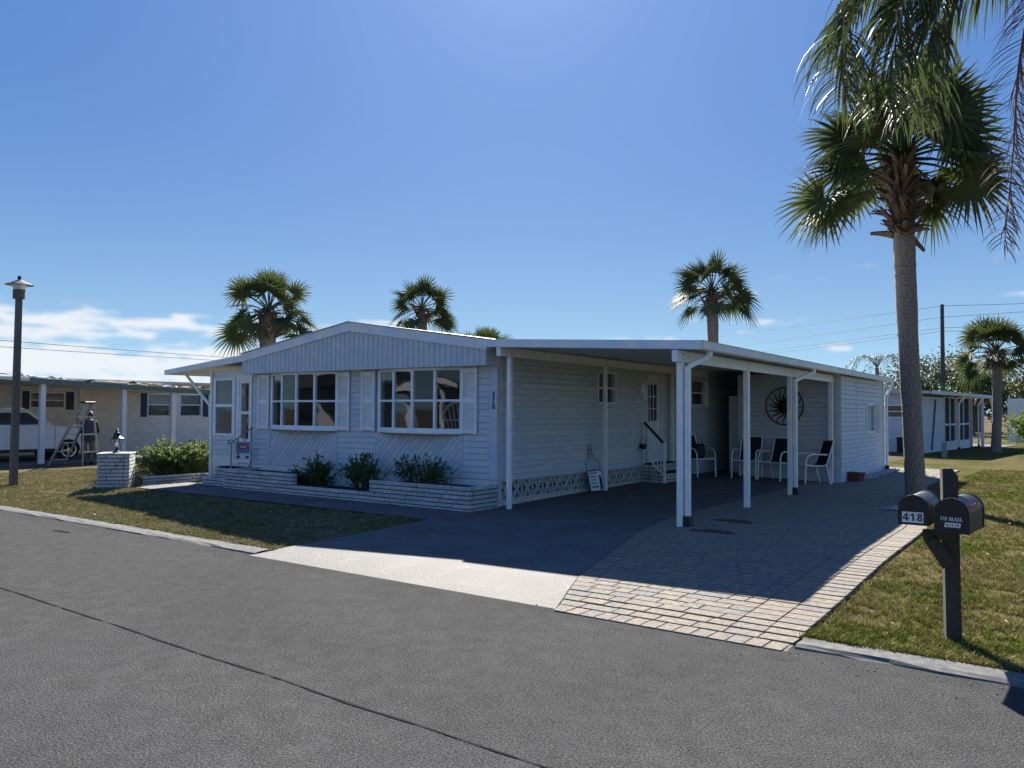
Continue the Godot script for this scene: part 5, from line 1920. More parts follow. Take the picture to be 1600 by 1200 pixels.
func pinnate(parent: Node, pts: Array, length: float, n: int, m: Material, ragged := 0.0, called := "frond") -> void:
	var cv := Curve3D.new()
	for i in pts.size():
		var tan: Vector3 = (pts[mini(i + 1, pts.size() - 1)] - pts[maxi(i - 1, 0)]) * 0.22
		cv.add_point(pts[i], -tan, tan)
	var L := cv.get_baked_length()
	var fr := Node3D.new()
	fr.name = called
	parent.add_child(fr, true)
	var st := new_st()
	var rp := []
	var rr := []
	for k in 22:
		rp.append(cv.sample_baked(L * k / 21.0, true))
		rr.append(lerpf(0.028, 0.004, k / 21.0))
	tube(st, rp, rr, 5, false)
	obj("midrib", st, M.queen_rib if ragged == 0.0 else m, fr)
	st = new_st()
	for k in n:
		var t := lerpf(0.14, 1.0, (k + 0.5) / n)
		var c := cv.sample_baked(L * t, true)
		var d := (cv.sample_baked(minf(L * t + 0.04, L), true) - cv.sample_baked(maxf(L * t - 0.04, 0.0), true)).normalized()
		var side := d.cross(Vector3.UP)
		if side.length() < 0.25:
			side = Vector3(0.8, 0, -0.6) if k % 3 else Vector3(0.3, 0, 0.9)
		side = side.normalized()
		var upv := side.cross(d).normalized()
		for s in [-1.0, 1.0]:
			if ragged > 0.0 and rng.randf() < ragged * 0.4:
				continue
			var l := length * (0.55 + 0.45 * sin(PI * clampf(t * 0.9 + 0.08, 0, 1))) * rng.randf_range(0.8, 1.15)
			var go: Vector3 = (side * s * rng.randf_range(0.7, 1.0) + d * rng.randf_range(0.35, 0.6) + upv * rng.randf_range(-0.1, 0.55)).normalized()
			var p := []
			var pos := c
			var dirv := go
			var sag := rng.randf_range(0.5, 0.95) * (1.0 if ragged == 0.0 else 0.5)
			for j in 6:
				p.append(pos)
				pos += dirv * l / 5.0
				dirv = (dirv + Vector3(0, -sag * (0.35 + 0.25 * j), 0)).normalized()
			var face := go.cross(Vector3.UP)
			if face.length() < 0.2:
				face = side
			face = (face.normalized() + Vector3(rng.randfn(0, 0.4), rng.randfn(0, 0.25), rng.randfn(0, 0.4))).normalized()
			var wd := (0.016 if ragged == 0.0 else 0.008) * rng.randf_range(0.8, 1.25)
			for j in 5:
				var w0: float = wd * [0.5, 1.0, 1.0, 0.8, 0.45, 0.0][j]
				var w1: float = wd * [0.5, 1.0, 1.0, 0.8, 0.45, 0.0][j + 1]
				quad(st, p[j] - face * w0, p[j] + face * w0, p[j + 1] + face * w1, p[j + 1] - face * w1)
	obj("leaflets", st, m, fr)

func build_palms() -> void:
	sabal("big cabbage palm with thick scarred trunk beside the paver drive", Vector3(5.10, G(5.1, -5.6), -5.62), Vector3(4.97, 6.08, -5.32), 0.150, 0.19, crown(201, 60, 86.0, -6.0), 1.45, 130, 1.4, 301)
	var pa := crown(203, 28)
	var pb := crown(207, 28, 82.0, -10.0)
	sabal("cabbage palm rising behind the left slope of the gable", Vector3(-13.6, -0.1, -5.9), Vector3(-13.55, 4.62, -5.86), 0.22, 0.26, pa, 1.30, 50, 0.9, 302)
	sabal("distant cabbage palm just right of the gable peak", Vector3(-20.4, -0.1, -20.6), Vector3(-20.5, 6.75, -20.5), 0.2, 0.24, pb, 1.5, 30, 0.8, 303)
	sabal("cabbage palm top barely showing above the carport's left end", Vector3(-19.7, -0.1, -24.9), Vector3(-19.7, 4.5, -24.9), 0.2, 0.24, pa.duplicate(), 1.6, 20, 0.6, 304)
	sabal("cabbage palm with shaggy brown neck behind the carport roof", Vector3(-3.75, -0.1, -18.1), Vector3(-3.85, 5.95, -17.95), 0.15, 0.21, pb.duplicate(), 1.32, 60, 0.95, 305)
	sabal("cabbage palm on the far lawn beside the right hand neighbour", Vector3(3.95, -0.08, -28.8), Vector3(4.0, 4.05, -28.75), 0.17, 0.19, pa.duplicate(), 1.45, 40, 0.7, 306)
	# queen palm standing just right of the view, its long feather fronds hanging into it
	rng.seed = 77
	var q := thing("queen_palm", "tall queen palm outside the right edge with feather fronds hanging into view", "palm tree", Vector3(7.80, G(7.8, -1.2), -1.2))
	var st := new_st()
	tube(st, [Vector3(0, -0.1, 0), Vector3(0.0, 1.5, 0.0), Vector3(-0.06, 4.5, -0.1), Vector3(-0.16, 7.5, -0.2), Vector3(-0.17, 7.9, -0.2)], [0.21, 0.16, 0.15, 0.16, 0.10], 16)
	obj("trunk", st, M.palm_trunk, q)
	var o := Vector3(7.80, G(7.8, -1.2), -1.2)
	for f in FRONDS:
		var p := []
		for v in f[0]:
			p.append(v - o)
		pinnate(q, p, f[1], f[2], M.queen_leaf)
	var c := Vector3(-0.17, 7.85, -0.2)
	for k in 7:   # the fronds on the far side of the crown
		var a := -1.2 + k * 0.55
		var d := Vector3(cos(a), 0, sin(a))
		pinnate(q, [c, c + d * 0.9 + Vector3(0, 0.75, 0), c + d * 1.9 + Vector3(0, 0.85, 0), c + d * 2.8 + Vector3(0, 0.25, 0), c + d * 3.2 + Vector3(0, -0.6, 0)], 0.7, 60, M.queen_leaf)
	var dp := []
	for v in DEAD:
		dp.append(v - o)
	pinnate(q, dp, 0.52, 170, M.dead_leaf, 0.4, "dead_frond")
	pinnate(q, [c, c + Vector3(-1.3, -0.1, 0.45), c + Vector3(-2.15, -0.9, 0.85), c + Vector3(-2.45, -1.8, 1.0)], 0.5, 26, M.queen_leaf_yellow, 0.0, "yellowed_frond")

# ---------------------------------------------------------------- shrubs and trees
func leaf_blade(st: SurfaceTool, c: Vector3, d: Vector3, up: Vector3, l: float, w: float) -> void:
	var s := d.cross(up)
	if s.length() < 0.05:
		s = d.cross(Vector3.RIGHT)
	s = s.normalized()
	var n := s.cross(d).normalized()
	var m := c + d * l * 0.5
	var e := c + d * l - n * l * 0.12
	var a := m + s * w * 0.5 + n * w * 0.16
	var b := m - s * w * 0.5 + n * w * 0.16
	tri(st, c, a, m)
	tri(st, c, m, b)
	tri(st, a, e, m)
	tri(st, m, e, b)

func shrub(label: String, at: Vector3, lumps: Array, n: int, l: float, s: int, upright := 0.4, group := "", cat := "shrub", called := "shrub") -> void:
	# lumps: [centre, radii]; leaves sit on twigs that run from the root into each lump
	rng.seed = s
	var t := thing(called, label, cat, at, 0.0, group)
	var sts := [new_st(), new_st(), new_st()]
	var tw := new_st()
	var per := n / lumps.size()
	for lp in lumps:
		var twigs := int(per / 9.0)
		for k in twigs:
			var d := Vector3(rng.randfn(), rng.randfn(), rng.randfn()).normalized()
			var r := pow(rng.randf(), 0.42) * rng.randf_range(0.85, 1.12)
			var tip: Vector3 = lp[0] + d * lp[1] * r
			tip.y = maxf(tip.y, 0.04)
			var root := Vector3(lp[0].x * 0.55 + rng.randfn(0, 0.04), 0.0, lp[0].z * 0.55 + rng.randfn(0, 0.04))
			if k % 4 == 0:
				tube(tw, [root, root.lerp(tip, 0.55) + Vector3(rng.randfn(0, 0.02), 0.03, rng.randfn(0, 0.02)), tip], [0.009, 0.006, 0.003], 4, false)
			var out := (tip - root).normalized()
			var st: SurfaceTool = sts[rng.randi() % 3]
			for j in 9:
				var q := tip - out * rng.randf() * l * 2.2
				var dd := (out * upright + Vector3(rng.randfn(), rng.randfn() * 0.7 + 0.25, rng.randfn()).normalized()).normalized()
				leaf_blade(st, q, dd, Vector3(rng.randfn(0, 0.5), 1, rng.randfn(0, 0.5)), l * rng.randf_range(0.7, 1.25), l * rng.randf_range(0.34, 0.5))
	for k in 3:
		obj("foliage", sts[k], M["leaf%d" % k], t)
	obj("stems", tw, M.twig, t)

func far_tree(label: String, at: Vector3, h: float, w: float, n: int, s: int, tone: Vector3, thin := 0.0) -> void:
	rng.seed = s
	var t := thing("background_tree", label, "tree", at, 0.0, "trees behind the right hand neighbour")
	var st := new_st()
	var lumps := []
	tube(st, [Vector3(0, -0.1, 0), Vector3(0.1, h * 0.25, 0), Vector3(0.0, h * 0.5, 0.1)], [w * 0.045, w * 0.035, w * 0.025], 8)
	for k in 15:
		var a := k * 2.4
		var y := h * rng.randf_range(0.38, 0.92)
		var rr := w * 0.5 * sqrt(maxf(0.05, 1.0 - pow((y / h - 0.58) / 0.45, 2.0))) * rng.randf_range(0.45, 0.95)
		var c := Vector3(cos(a) * rr, y, sin(a) * rr)
		lumps.append([c, w * rng.randf_range(0.10, 0.18)])
		tube(st, [Vector3(0, h * rng.randf_range(0.2, 0.45), 0), c * 0.5 + Vector3(0, h * 0.2, 0), c], [w * 0.02, w * 0.012, w * 0.004], 5, false)
	obj("trunk", st, M.twig, t)
	st = new_st()
	for k in n:
		var lp: Array = lumps[rng.randi() % lumps.size()]
		var d := Vector3(rng.randfn(), rng.randfn() * 0.8, rng.randfn()).normalized()
		var c: Vector3 = lp[0] + d * lp[1] * pow(rng.randf(), 0.35) * (1.0 + thin)
		var f := rng.randf_range(0.6, 1.4)
		st.set_color(Color(tone.x * f, tone.y * f, tone.z * f))
		leaf_blade(st, c, Vector3(rng.randfn(), rng.randfn() - 0.2, rng.randfn()).normalized(), Vector3(rng.randfn(), 1, rng.randfn()), rng.randf_range(0.18, 0.34), 0.15)
	obj("crown", st, M.far_leaf, t)

func build_green() -> void:
	shrub("low leafy shrub at the right end of the left raised planter", Vector3(-4.42, 0.22, 0.42), [[Vector3(0, 0.14, 0), Vector3(0.22, 0.17, 0.16)]], 260, 0.075, 501, 0.5, "shrubs in the brick planter")
	shrub("glossy dark shrub in the planter beneath the left bow window", Vector3(-3.72, 0.13, 0.42), [[Vector3(-0.22, 0.30, 0), Vector3(0.30, 0.26, 0.22)], [Vector3(0.22, 0.26, 0.05), Vector3(0.30, 0.24, 0.22)], [Vector3(0, 0.40, 0), Vector3(0.26, 0.22, 0.18)]], 1300, 0.075, 502, 0.6, "shrubs in the brick planter")
	shrub("spiky dark shrub in the low middle of the planter", Vector3(-2.58, 0.13, 0.42), [[Vector3(-0.26, 0.32, 0), Vector3(0.30, 0.30, 0.24)], [Vector3(0.24, 0.28, 0.05), Vector3(0.32, 0.28, 0.22)], [Vector3(0, 0.46, 0), Vector3(0.36, 0.26, 0.2)]], 1900, 0.065, 503, 1.1, "shrubs in the brick planter")
	shrub("wide dark shrub in the right raised planter end", Vector3(-1.22, 0.30, 0.42), [[Vector3(-0.36, 0.26, 0), Vector3(0.34, 0.26, 0.22)], [Vector3(0.38, 0.24, 0.03), Vector3(0.34, 0.24, 0.22)], [Vector3(0.02, 0.30, 0), Vector3(0.40, 0.26, 0.22)]], 2100, 0.055, 504, 0.5, "shrubs in the brick planter")
	shrub("clipped dense green hedge behind the low brick wall", Vector3(-8.70, -0.04, -0.05), [[Vector3(0.1, 0.47, 0.75), Vector3(0.58, 0.44, 0.5)], [Vector3(0.0, 0.50, 0.25), Vector3(0.64, 0.44, 0.5)], [Vector3(0.0, 0.48, -0.3), Vector3(0.64, 0.44, 0.5)], [Vector3(0.05, 0.46, -0.85), Vector3(0.64, 0.44, 0.5)], [Vector3(0.0, 0.62, 0.0), Vector3(0.55, 0.30, 1.05)]], 22000, 0.055, 505, 0.2, "", "hedge", "hedge")
	shrub("small pale flowering plant standing behind the hedge", Vector3(-14.5, -0.1, -2.9), [[Vector3(0, 0.62, 0), Vector3(0.25, 0.3, 0.25)]], 160, 0.10, 506, 0.8)
	far_tree("tall thin-leaved tree behind the right neighbour's roof", Vector3(-6.5, -0.1, -66.0), 6.6, 8.0, 3600, 601, Vector3(0.10, 0.095, 0.055), 0.5)
	far_tree("brownish open tree right of the utility pole", Vector3(-1.6, -0.1, -70.0), 7.0, 9.0, 4200, 602, Vector3(0.13, 0.105, 0.06), 0.5)
	far_tree("dense green tree above the neighbour's screened porch", Vector3(-0.2, -0.1, -55.0), 4.4, 5.5, 3600, 603, Vector3(0.05, 0.085, 0.03))
	far_tree("dark green tree low behind the neighbour's roof ridge", Vector3(-4.6, -0.1, -52.0), 3.9, 6.0, 3400, 604, Vector3(0.045, 0.065, 0.03))
	far_tree("broad tree at the right edge turning yellow", Vector3(5.6, -0.1, -50.0), 6.6, 5.5, 3400, 605, Vector3(0.09, 0.10, 0.035))
	shrub("spreading dark palm-like shrub past the far lawn palm", Vector3(4.6, -0.1, -37.0), [[Vector3(0.2, 1.0, 0), Vector3(1.5, 0.9, 0.8)], [Vector3(0.9, 1.5, 0), Vector3(1.3, 0.8, 0.8)]], 7000, 0.15, 507, 1.2)
	far_tree("low dark tree mass behind the white home at the right edge", Vector3(9.5, -0.1, -58.0), 5.2, 7.5, 4200, 606, Vector3(0.05, 0.07, 0.03))
	far_tree("rounded green tree between the neighbour's carport and the white home", Vector3(3.2, -0.1, -66.0), 4.6, 8.0, 4200, 607, Vector3(0.06, 0.08, 0.035))
	# small palm behind the big trunk
	rng.seed = 91
	var q := thing("feather_palm", "small feather palm half hidden behind the big palm trunk", "palm tree", Vector3(-4.6, -0.1, -47.0))
	var st := new_st()
	tube(st, [Vector3(0, 0, 0), Vector3(0.1, 2.5, 0), Vector3(0.0, 4.6, 0)], [0.16, 0.13, 0.12], 8)
	obj("trunk", st, M.palm_trunk, q)
	for k in 9:
		var a := k * 0.70
		var d := Vector3(cos(a), 0, sin(a))
		var c := Vector3(0, 4.6, 0)
		pinnate(q, [c, c + d * 0.6 + Vector3(0, 0.7, 0), c + d * 1.4 + Vector3(0, 0.6, 0), c + d * 2.0 + Vector3(0, -0.2, 0)], 0.6, 22, M.queen_leaf)

# ---------------------------------------------------------------- neighbours and what stands in front of them
func framed_window(parent: Node, x: float, z0: float, z1: float, y0: float, y1: float) -> void:
	simple_window(parent, Vector3.FORWARD, Vector3.RIGHT, Vector3(x, 0, 0), -z0, -z1, y0, y1)

func build_left_neighbour() -> void:
	var h := thing("beige_home", "beige sided neighbour home with green carport fascia and torn roof edge", "house")
	var x := -23.5
	var holes := [[3.11, 4.33, 1.55, 2.13], [7.57, 8.60, 1.24, 2.20], [8.98, 10.01, 1.24, 2.20]]
	var st := new_st()
	wall_with_holes(st, Vector3.FORWARD, Vector3.RIGHT, Vector3(x, 0, 0), -8.0, 13.0, -0.2, 2.55, 0.2, holes)
	span(st, Vector3(x - 6.0, -0.2, -13.0), Vector3(x - 0.2, 2.55, -12.8))
	span(st, Vector3(x - 6.0, -0.2, 7.8), Vector3(x - 0.2, 2.55, 8.0))
	obj("wall", st, M.beige_siding, h)
	boards(h, Vector3.FORWARD, Vector3.RIGHT, Vector3(x, 0, 0), -7.9, 12.9, -0.15, 2.5, 0.19, holes, "beige_siding")
	for w in holes:
		framed_window(h, x, -w[0], -w[1], w[2], w[3])
	for s in [[2.86, 3.09, 1.50, 2.16], [4.37, 4.66, 1.50, 2.16], [7.28, 7.54, 1.22, 2.24], [10.06, 10.32, 1.22, 2.24]]:
		st = new_st()
		bevel_box(st, Vector3(x + 0.03, (s[2] + s[3]) * 0.5, -(s[0] + s[1]) * 0.5), Vector3(0.03, s[3] - s[2], s[1] - s[0]), 0.005)
		obj("shutter", st, M.navy_shutter, h)
	st = new_st()
	span(st, Vector3(x - 6.2, 2.56, -13.2), Vector3(x + 0.3, 2.66, 8.2))
	obj("roof", st, M.roof_sheet, h)
	# sagging carport roof in front
	var ys := func(z: float) -> float: return 2.49 + 0.037 * z
	st = new_st()
	var p := []
	for z in [6.5, -7.6]:
		for q in [[x, 0.06], [-18.25, 0.0], [-18.25, 0.09], [x, 0.15]]:
			p.append(Vector3(q[0], ys.call(z) - 0.10 + q[1], z))
	for f in [[0, 1, 5, 4], [1, 2, 6, 5], [2, 3, 7, 6], [0, 1, 2, 3], [4, 5, 6, 7]]:
		oquad(st, p[f[0]], p[f[1]], p[f[2]], p[f[3]], Vector3(-21, 2.45, -0.5))
	obj("carport_roof", st, M.beige_siding_b, h)
	st = new_st()
	p = []
	for z in [-0.85, -7.62]:
		for q in [[-18.25, -0.17], [-18.20, -0.17], [-18.20, 0.0], [-18.25, 0.0]]:
			p.append(Vector3(q[0], ys.call(z) + q[1], z))
	for f in [[0, 1, 5, 4], [1, 2, 6, 5], [2, 3, 7, 6], [0, 1, 2, 3], [4, 5, 6, 7]]:
		oquad(st, p[f[0]], p[f[1]], p[f[2]], p[f[3]], Vector3(-18.225, 2.3, -4.2))
	obj("fascia", st, M.green_fascia, h)
	for z in [1.3, -1.28, -3.83, -5.59]:
		st = new_st()
		bevel_box(st, Vector3(-18.4, (ys.call(z) - 0.12 - 0.16) * 0.5, z), Vector3(0.15, ys.call(z) - 0.12 + 0.16, 0.15), 0.008)
		obj("post", st, M.far_white, h)
	for z in [-5.0, 0.1]:
		st = new_st()
		span(st, Vector3(x + 0.02, -0.15, z), Vector3(x + 0.09, 2.4, z + 0.16))
		obj("wall_trim", st, M.far_white, h)
	# torn felt and splintered boards along the roof edge
	rng.seed = 61
	for k in 11:
		st = new_st()
		var z := 0.3 - k * 0.72 + rng.randfn(0, 0.12)
		var l := rng.randf_range(0.35, 1.0)
		var o := Vector3(-18.4 - rng.randf() * 0.8, ys.call(z) + 0.02 + rng.randf() * 0.05, z)
		var prev := []
		for j in 6:
			var t := j / 5.0
			var c := o + Vector3(0.05 * sin(j * 2.1 + k), 0.025 * sin(j * 1.9 + k * 1.3) + 0.01, -l * t)
			var cur := [c + Vector3(-0.25, 0.03, 0), c + Vector3(0.2, rng.randf_range(-0.03, 0.07), 0)]
			if prev:
				quad(st, prev[0], prev[1], cur[1], cur[0])
				quad(st, cur[0] - Vector3(0, 0.02, 0), cur[1] - Vector3(0, 0.02, 0), prev[1] - Vector3(0, 0.02, 0), prev[0] - Vector3(0, 0.02, 0))
			prev = cur
		obj("torn_roofing", st, [M.torn_felt, M.weathered_wood, M.weathered_wood, M.far_white][rng.randi() % 4], h)
	st = new_st()
	span(st, Vector3(x, -0.22, -8.0), Vector3(-17.9, -0.135, 6.0))
	setting(obj("neighbour_slab", st, M.kerb))

func build_suv() -> void:
	var c := thing("white_suv", "white sport utility vehicle parked under the neighbour's carport", "car", Vector3(-20.5, -0.135, -3.55))
	# local: z runs from the nose (0) to the tail (4.6), x across
	var side := [Vector2(0.02, 0.42), Vector2(0.0, 0.62), Vector2(0.06, 0.82), Vector2(0.22, 0.98), Vector2(1.15, 1.10), Vector2(1.35, 1.11), Vector2(4.50, 1.13), Vector2(4.58, 0.95), Vector2(4.60, 0.45), Vector2(4.5, 0.30), Vector2(3.98, 0.28)]
	for w in [3.60, 0.88]:
		for k in 9:
			var a := PI * k / 8.0
			side.append(Vector2(w + 0.385 * cos(a), 0.30 + 0.385 * sin(a)))
	side.append(Vector2(0.25, 0.30))
	var st := new_st()
	# body: three slabs so that the flanks curve in a little
	var xf := Transform3D(Basis(Vector3(0, 0, 1), Vector3(0, 1, 0), Vector3(-1, 0, 0)), Vector3.ZERO)
	prism(st, PackedVector2Array(side), -0.90, 0.90, xf)
	obj("body", st, M.car_paint, c)
	st = new_st()
	var lo := [Vector2(1.28, 1.10), Vector2(4.50, 1.12)]
	var hi := [Vector2(2.02, 1.60), Vector2(4.25, 1.62)]
	var a := []
	for q in [[lo[0], 0.86], [lo[1], 0.86], [hi[1], 0.68], [hi[0], 0.68]]:
		for s in [1.0, -1.0]:
			a.append(Vector3(q[1] * s, q[0].y, q[0].x))
	for f in [[0, 2, 4, 6], [1, 3, 5, 7], [0, 1, 7, 6], [2, 3, 5, 4], [4, 5, 7, 6]]:
		oquad(st, a[f[0]], a[f[1]], a[f[2]], a[f[3]], Vector3(0, 1.3, 3.0))
	obj("cabin", st, M.car_paint, c)
	st = new_st()
	bevel_box(st, Vector3(0, 1.625, 3.15), Vector3(1.34, 0.05, 2.30), 0.02)
	obj("roof", st, M.car_paint, c)
	for s in [1.0, -1.0]:
		st = new_st()
		box(st, Vector3(s * 0.62, 1.665, 3.15), Vector3(0.03, 0.03, 2.0))
		obj("roof_rail", st, M.alloy, c)
		for w in [[1.62, 2.10, 2.52], [2.58, 2.58, 3.36], [3.42, 3.42, 4.22]]:
			st = new_st()
			var pt := func(z: float, y: float) -> Vector3:
				var t := (y - 1.10) / 0.51
				return Vector3(s * (lerpf(0.86, 0.68, t) + 0.006), y, z)
			oquad(st, pt.call(w[0], 1.16), pt.call(w[2], 1.16), pt.call(w[2], 1.54), pt.call(w[1], 1.54), Vector3(0, 1.3, 2.8))
			obj("side_window", st, M.car_glass, c)
		for z in [1.32, 2.55, 3.40]:
			st = new_st()
			box(st, Vector3(s * 0.901, 0.76, z), Vector3(0.006, 0.66, 0.012))
			obj("door_seam", st, M.seam, c)
		for z in [2.40, 3.28]:
			st = new_st()
			bevel_box(st, Vector3(s * 0.912, 1.0, z), Vector3(0.02, 0.03, 0.16), 0.006)
			obj("door_handle", st, M.car_paint, c)
		st = new_st()
		bevel_box(st, Vector3(s * 0.98, 1.17, 1.62), Vector3(0.18, 0.15, 0.10), 0.03)
		obj("mirror", st, M.car_paint, c)
		st = new_st()
		bevel_box(st, Vector3(s * 0.70, 0.80, 0.12), Vector3(0.34, 0.13, 0.16), 0.03)
		obj("headlight", st, M.frosted, c)
		st = new_st()
		box(st, Vector3(s * 0.902, 0.34, 2.25), Vector3(0.012, 0.10, 1.9))
		obj("sill_trim", st, M.black_plastic, c)
		for z in [0.88, 3.60]:
			var wn := Node3D.new()
			wn.name = "wheel"
			c.add_child(wn, true)
			wn.position = Vector3(s * 0.80, 0.335, z)
			var r := Transform3D(Basis(Vector3.FORWARD, s * PI / 2), Vector3.ZERO)
			st = new_st()
			lathe(st, [Vector2(0.22, -0.10), Vector2(0.32, -0.10), Vector2(0.338, -0.07), Vector2(0.338, 0.07), Vector2(0.32, 0.10), Vector2(0.235, 0.105)], 28, r)
			obj("tyre", st, M.tyre, wn)
			st = new_st()
			lathe(st, [Vector2(0.245, 0.06), Vector2(0.245, 0.10), Vector2(0.215, 0.105), Vector2(0.205, 0.05), Vector2(0.0, 0.04)], 28, r)
			obj("rim", st, M.tyre, wn)
			st = new_st()
			lathe(st, [Vector2(0.243, 0.09), Vector2(0.24, 0.112), Vector2(0.205, 0.108)], 28, r)
			lathe(st, [Vector2(0.06, 0.06), Vector2(0.055, 0.105), Vector2(0.0, 0.11)], 12, r)
			for k in 5:
				var t := TAU * k / 5.0 + 0.3
				bar(st, r * Vector3(cos(t) * 0.04, 0.092, sin(t) * 0.04), r * Vector3(cos(t) * 0.225, 0.098, sin(t) * 0.225), 0.055, 0.03)
			obj("spokes", st, M.alloy, wn)
	st = new_st()
	oquad(st, Vector3(-0.78, 1.15, 1.34), Vector3(0.78, 1.15, 1.34), Vector3(0.64, 1.57, 1.96), Vector3(-0.64, 1.57, 1.96), Vector3(0, 1.2, 3.0))
	obj("windscreen", st, M.car_glass, c)
	st = new_st()
	bevel_box(st, Vector3(0, 0.66, -0.005), Vector3(0.95, 0.22, 0.05), 0.01)
	obj("grille", st, M.black_plastic, c)

func build_ladder() -> void:
	var l := thing("step_ladder", "aluminium folding step ladder standing beside the parked car", "ladder", Vector3(-17.55, -0.16, -1.35), deg_to_rad(18.0))
	var b := Basis(Vector3(0.806, 0, -0.592), Vector3.UP, Vector3(0.592, 0, 0.806))
	l.basis = b * Basis(Vector3.UP, -0.32)
	for s in [-1.0, 1.0]:
		var st := new_st()
		bar(st, Vector3(0, 0, s * 0.30), Vector3(1.12, 1.86, s * 0.16), 0.035, 0.07)
		obj("rail", st, M.galvanised, l)
		st = new_st()
		bar(st, Vector3(1.30, 0, s * 0.30), Vector3(1.15, 1.86, s * 0.17), 0.03, 0.05)
		obj("rear_leg", st, M.galvanised, l)
	for k in 7:
		var t := (k + 0.7) / 7.3
		var st := new_st()
		var w := lerpf(0.30, 0.16, t)
		box(st, Vector3(1.12 * t, 1.86 * t, 0), Vector3(0.09, 0.025, w * 2.0 - 0.03))
		obj("step", st, M.aluminium, l)
		if k % 2:
			st = new_st()
			box(st, Vector3(lerpf(1.30, 1.15, t), 1.86 * t, 0), Vector3(0.025, 0.03, w * 2.0 - 0.03))
			obj("rear_brace", st, M.aluminium, l)
	var st := new_st()
	bevel_box(st, Vector3(1.14, 1.88, 0), Vector3(0.20, 0.06, 0.40), 0.015)
	obj("top_cap", st, M.black_plastic, l)

func seg_dist(p: Vector3, a: Vector3, b: Vector3, ra: float, rb: float) -> float:
	var d := b - a
	var t := clampf((p - a).dot(d) / d.length_squared(), 0.0, 1.0)
	return (p - a - d * t).length() - lerpf(ra, rb, t)

func nets(bones: Array, cell: float, k: float, paint: Callable, st: SurfaceTool) -> void:
	# smooth union of tapered capsules meshed as surface nets
	var lo := Vector3.INF
	var hi := -Vector3.INF
	for b in bones:
		for q in [[b[0], b[2]], [b[1], b[3]]]:
			lo = lo.min(q[0] - Vector3.ONE * (q[1] + cell * 3))
			hi = hi.max(q[0] + Vector3.ONE * (q[1] + cell * 3))
	var n := Vector3i(((hi - lo) / cell).ceil()) + Vector3i.ONE
	var f := PackedFloat32Array()
	f.resize(n.x * n.y * n.z)
	for z in n.z:
		for y in n.y:
			for x in n.x:
				var p := lo + Vector3(x, y, z) * cell
				var d := 1e3
				for b in bones:
					var e := seg_dist(p, b[0], b[1], b[2], b[3])
					var h := maxf(k - absf(d - e), 0.0) / k
					d = minf(d, e) - h * h * k * 0.25
				f[(z * n.y + y) * n.x + x] = d
	var ids := {}
	var pos := []
	var off := []
	for q in 8:
		off.append(Vector3i(q & 1, (q >> 1) & 1, (q >> 2) & 1))
	for z in n.z - 1:
		for y in n.y - 1:
			for x in n.x - 1:
				var vals := []
				var neg := 0
				for q in 8:
					var v: float = f[((z + off[q].z) * n.y + y + off[q].y) * n.x + x + off[q].x]
					vals.append(v)
					neg += 1 if v < 0.0 else 0
				if neg == 0 or neg == 8:
					continue
				var c := Vector3.ZERO
				var m := 0
				for e in [[0, 1], [2, 3], [4, 5], [6, 7], [0, 2], [1, 3], [4, 6], [5, 7], [0, 4], [1, 5], [2, 6], [3, 7]]:
					var a: float = vals[e[0]]
					var b: float = vals[e[1]]
					if (a < 0.0) != (b < 0.0):
						c += Vector3(off[e[0]]).lerp(Vector3(off[e[1]]), a / (a - b))
						m += 1
				ids[Vector3i(x, y, z)] = pos.size()
				pos.append(lo + (Vector3(x, y, z) + c / m) * cell)
	for key in ids:
		var g: Vector3i = key
		for ax in 3:
			var e := Vector3i.ZERO
			e[ax] = 1
			var u := Vector3i.ZERO
			u[(ax + 1) % 3] = 1
			var w := Vector3i.ZERO
			w[(ax + 2) % 3] = 1
			var q := g + e
			if q.x >= n.x or q.y >= n.y or q.z >= n.z:
				continue
			var a := f[(g.z * n.y + g.y) * n.x + g.x]
			var b := f[(q.z * n.y + q.y) * n.x + q.x]
			if (a < 0.0) == (b < 0.0):
				continue
			if not (ids.has(g - u) and ids.has(g - w) and ids.has(g - u - w)):
				continue
			var r := [pos[ids[g - u - w]], pos[ids[g - w]], pos[ids[g]], pos[ids[g - u]]]
			if a > 0.0:
				r.reverse()
			for i in [0, 2, 1, 0, 3, 2]:
				st.set_smooth_group(0)
				st.set_color(paint.call(r[i]))
				st.add_vertex(r[i])

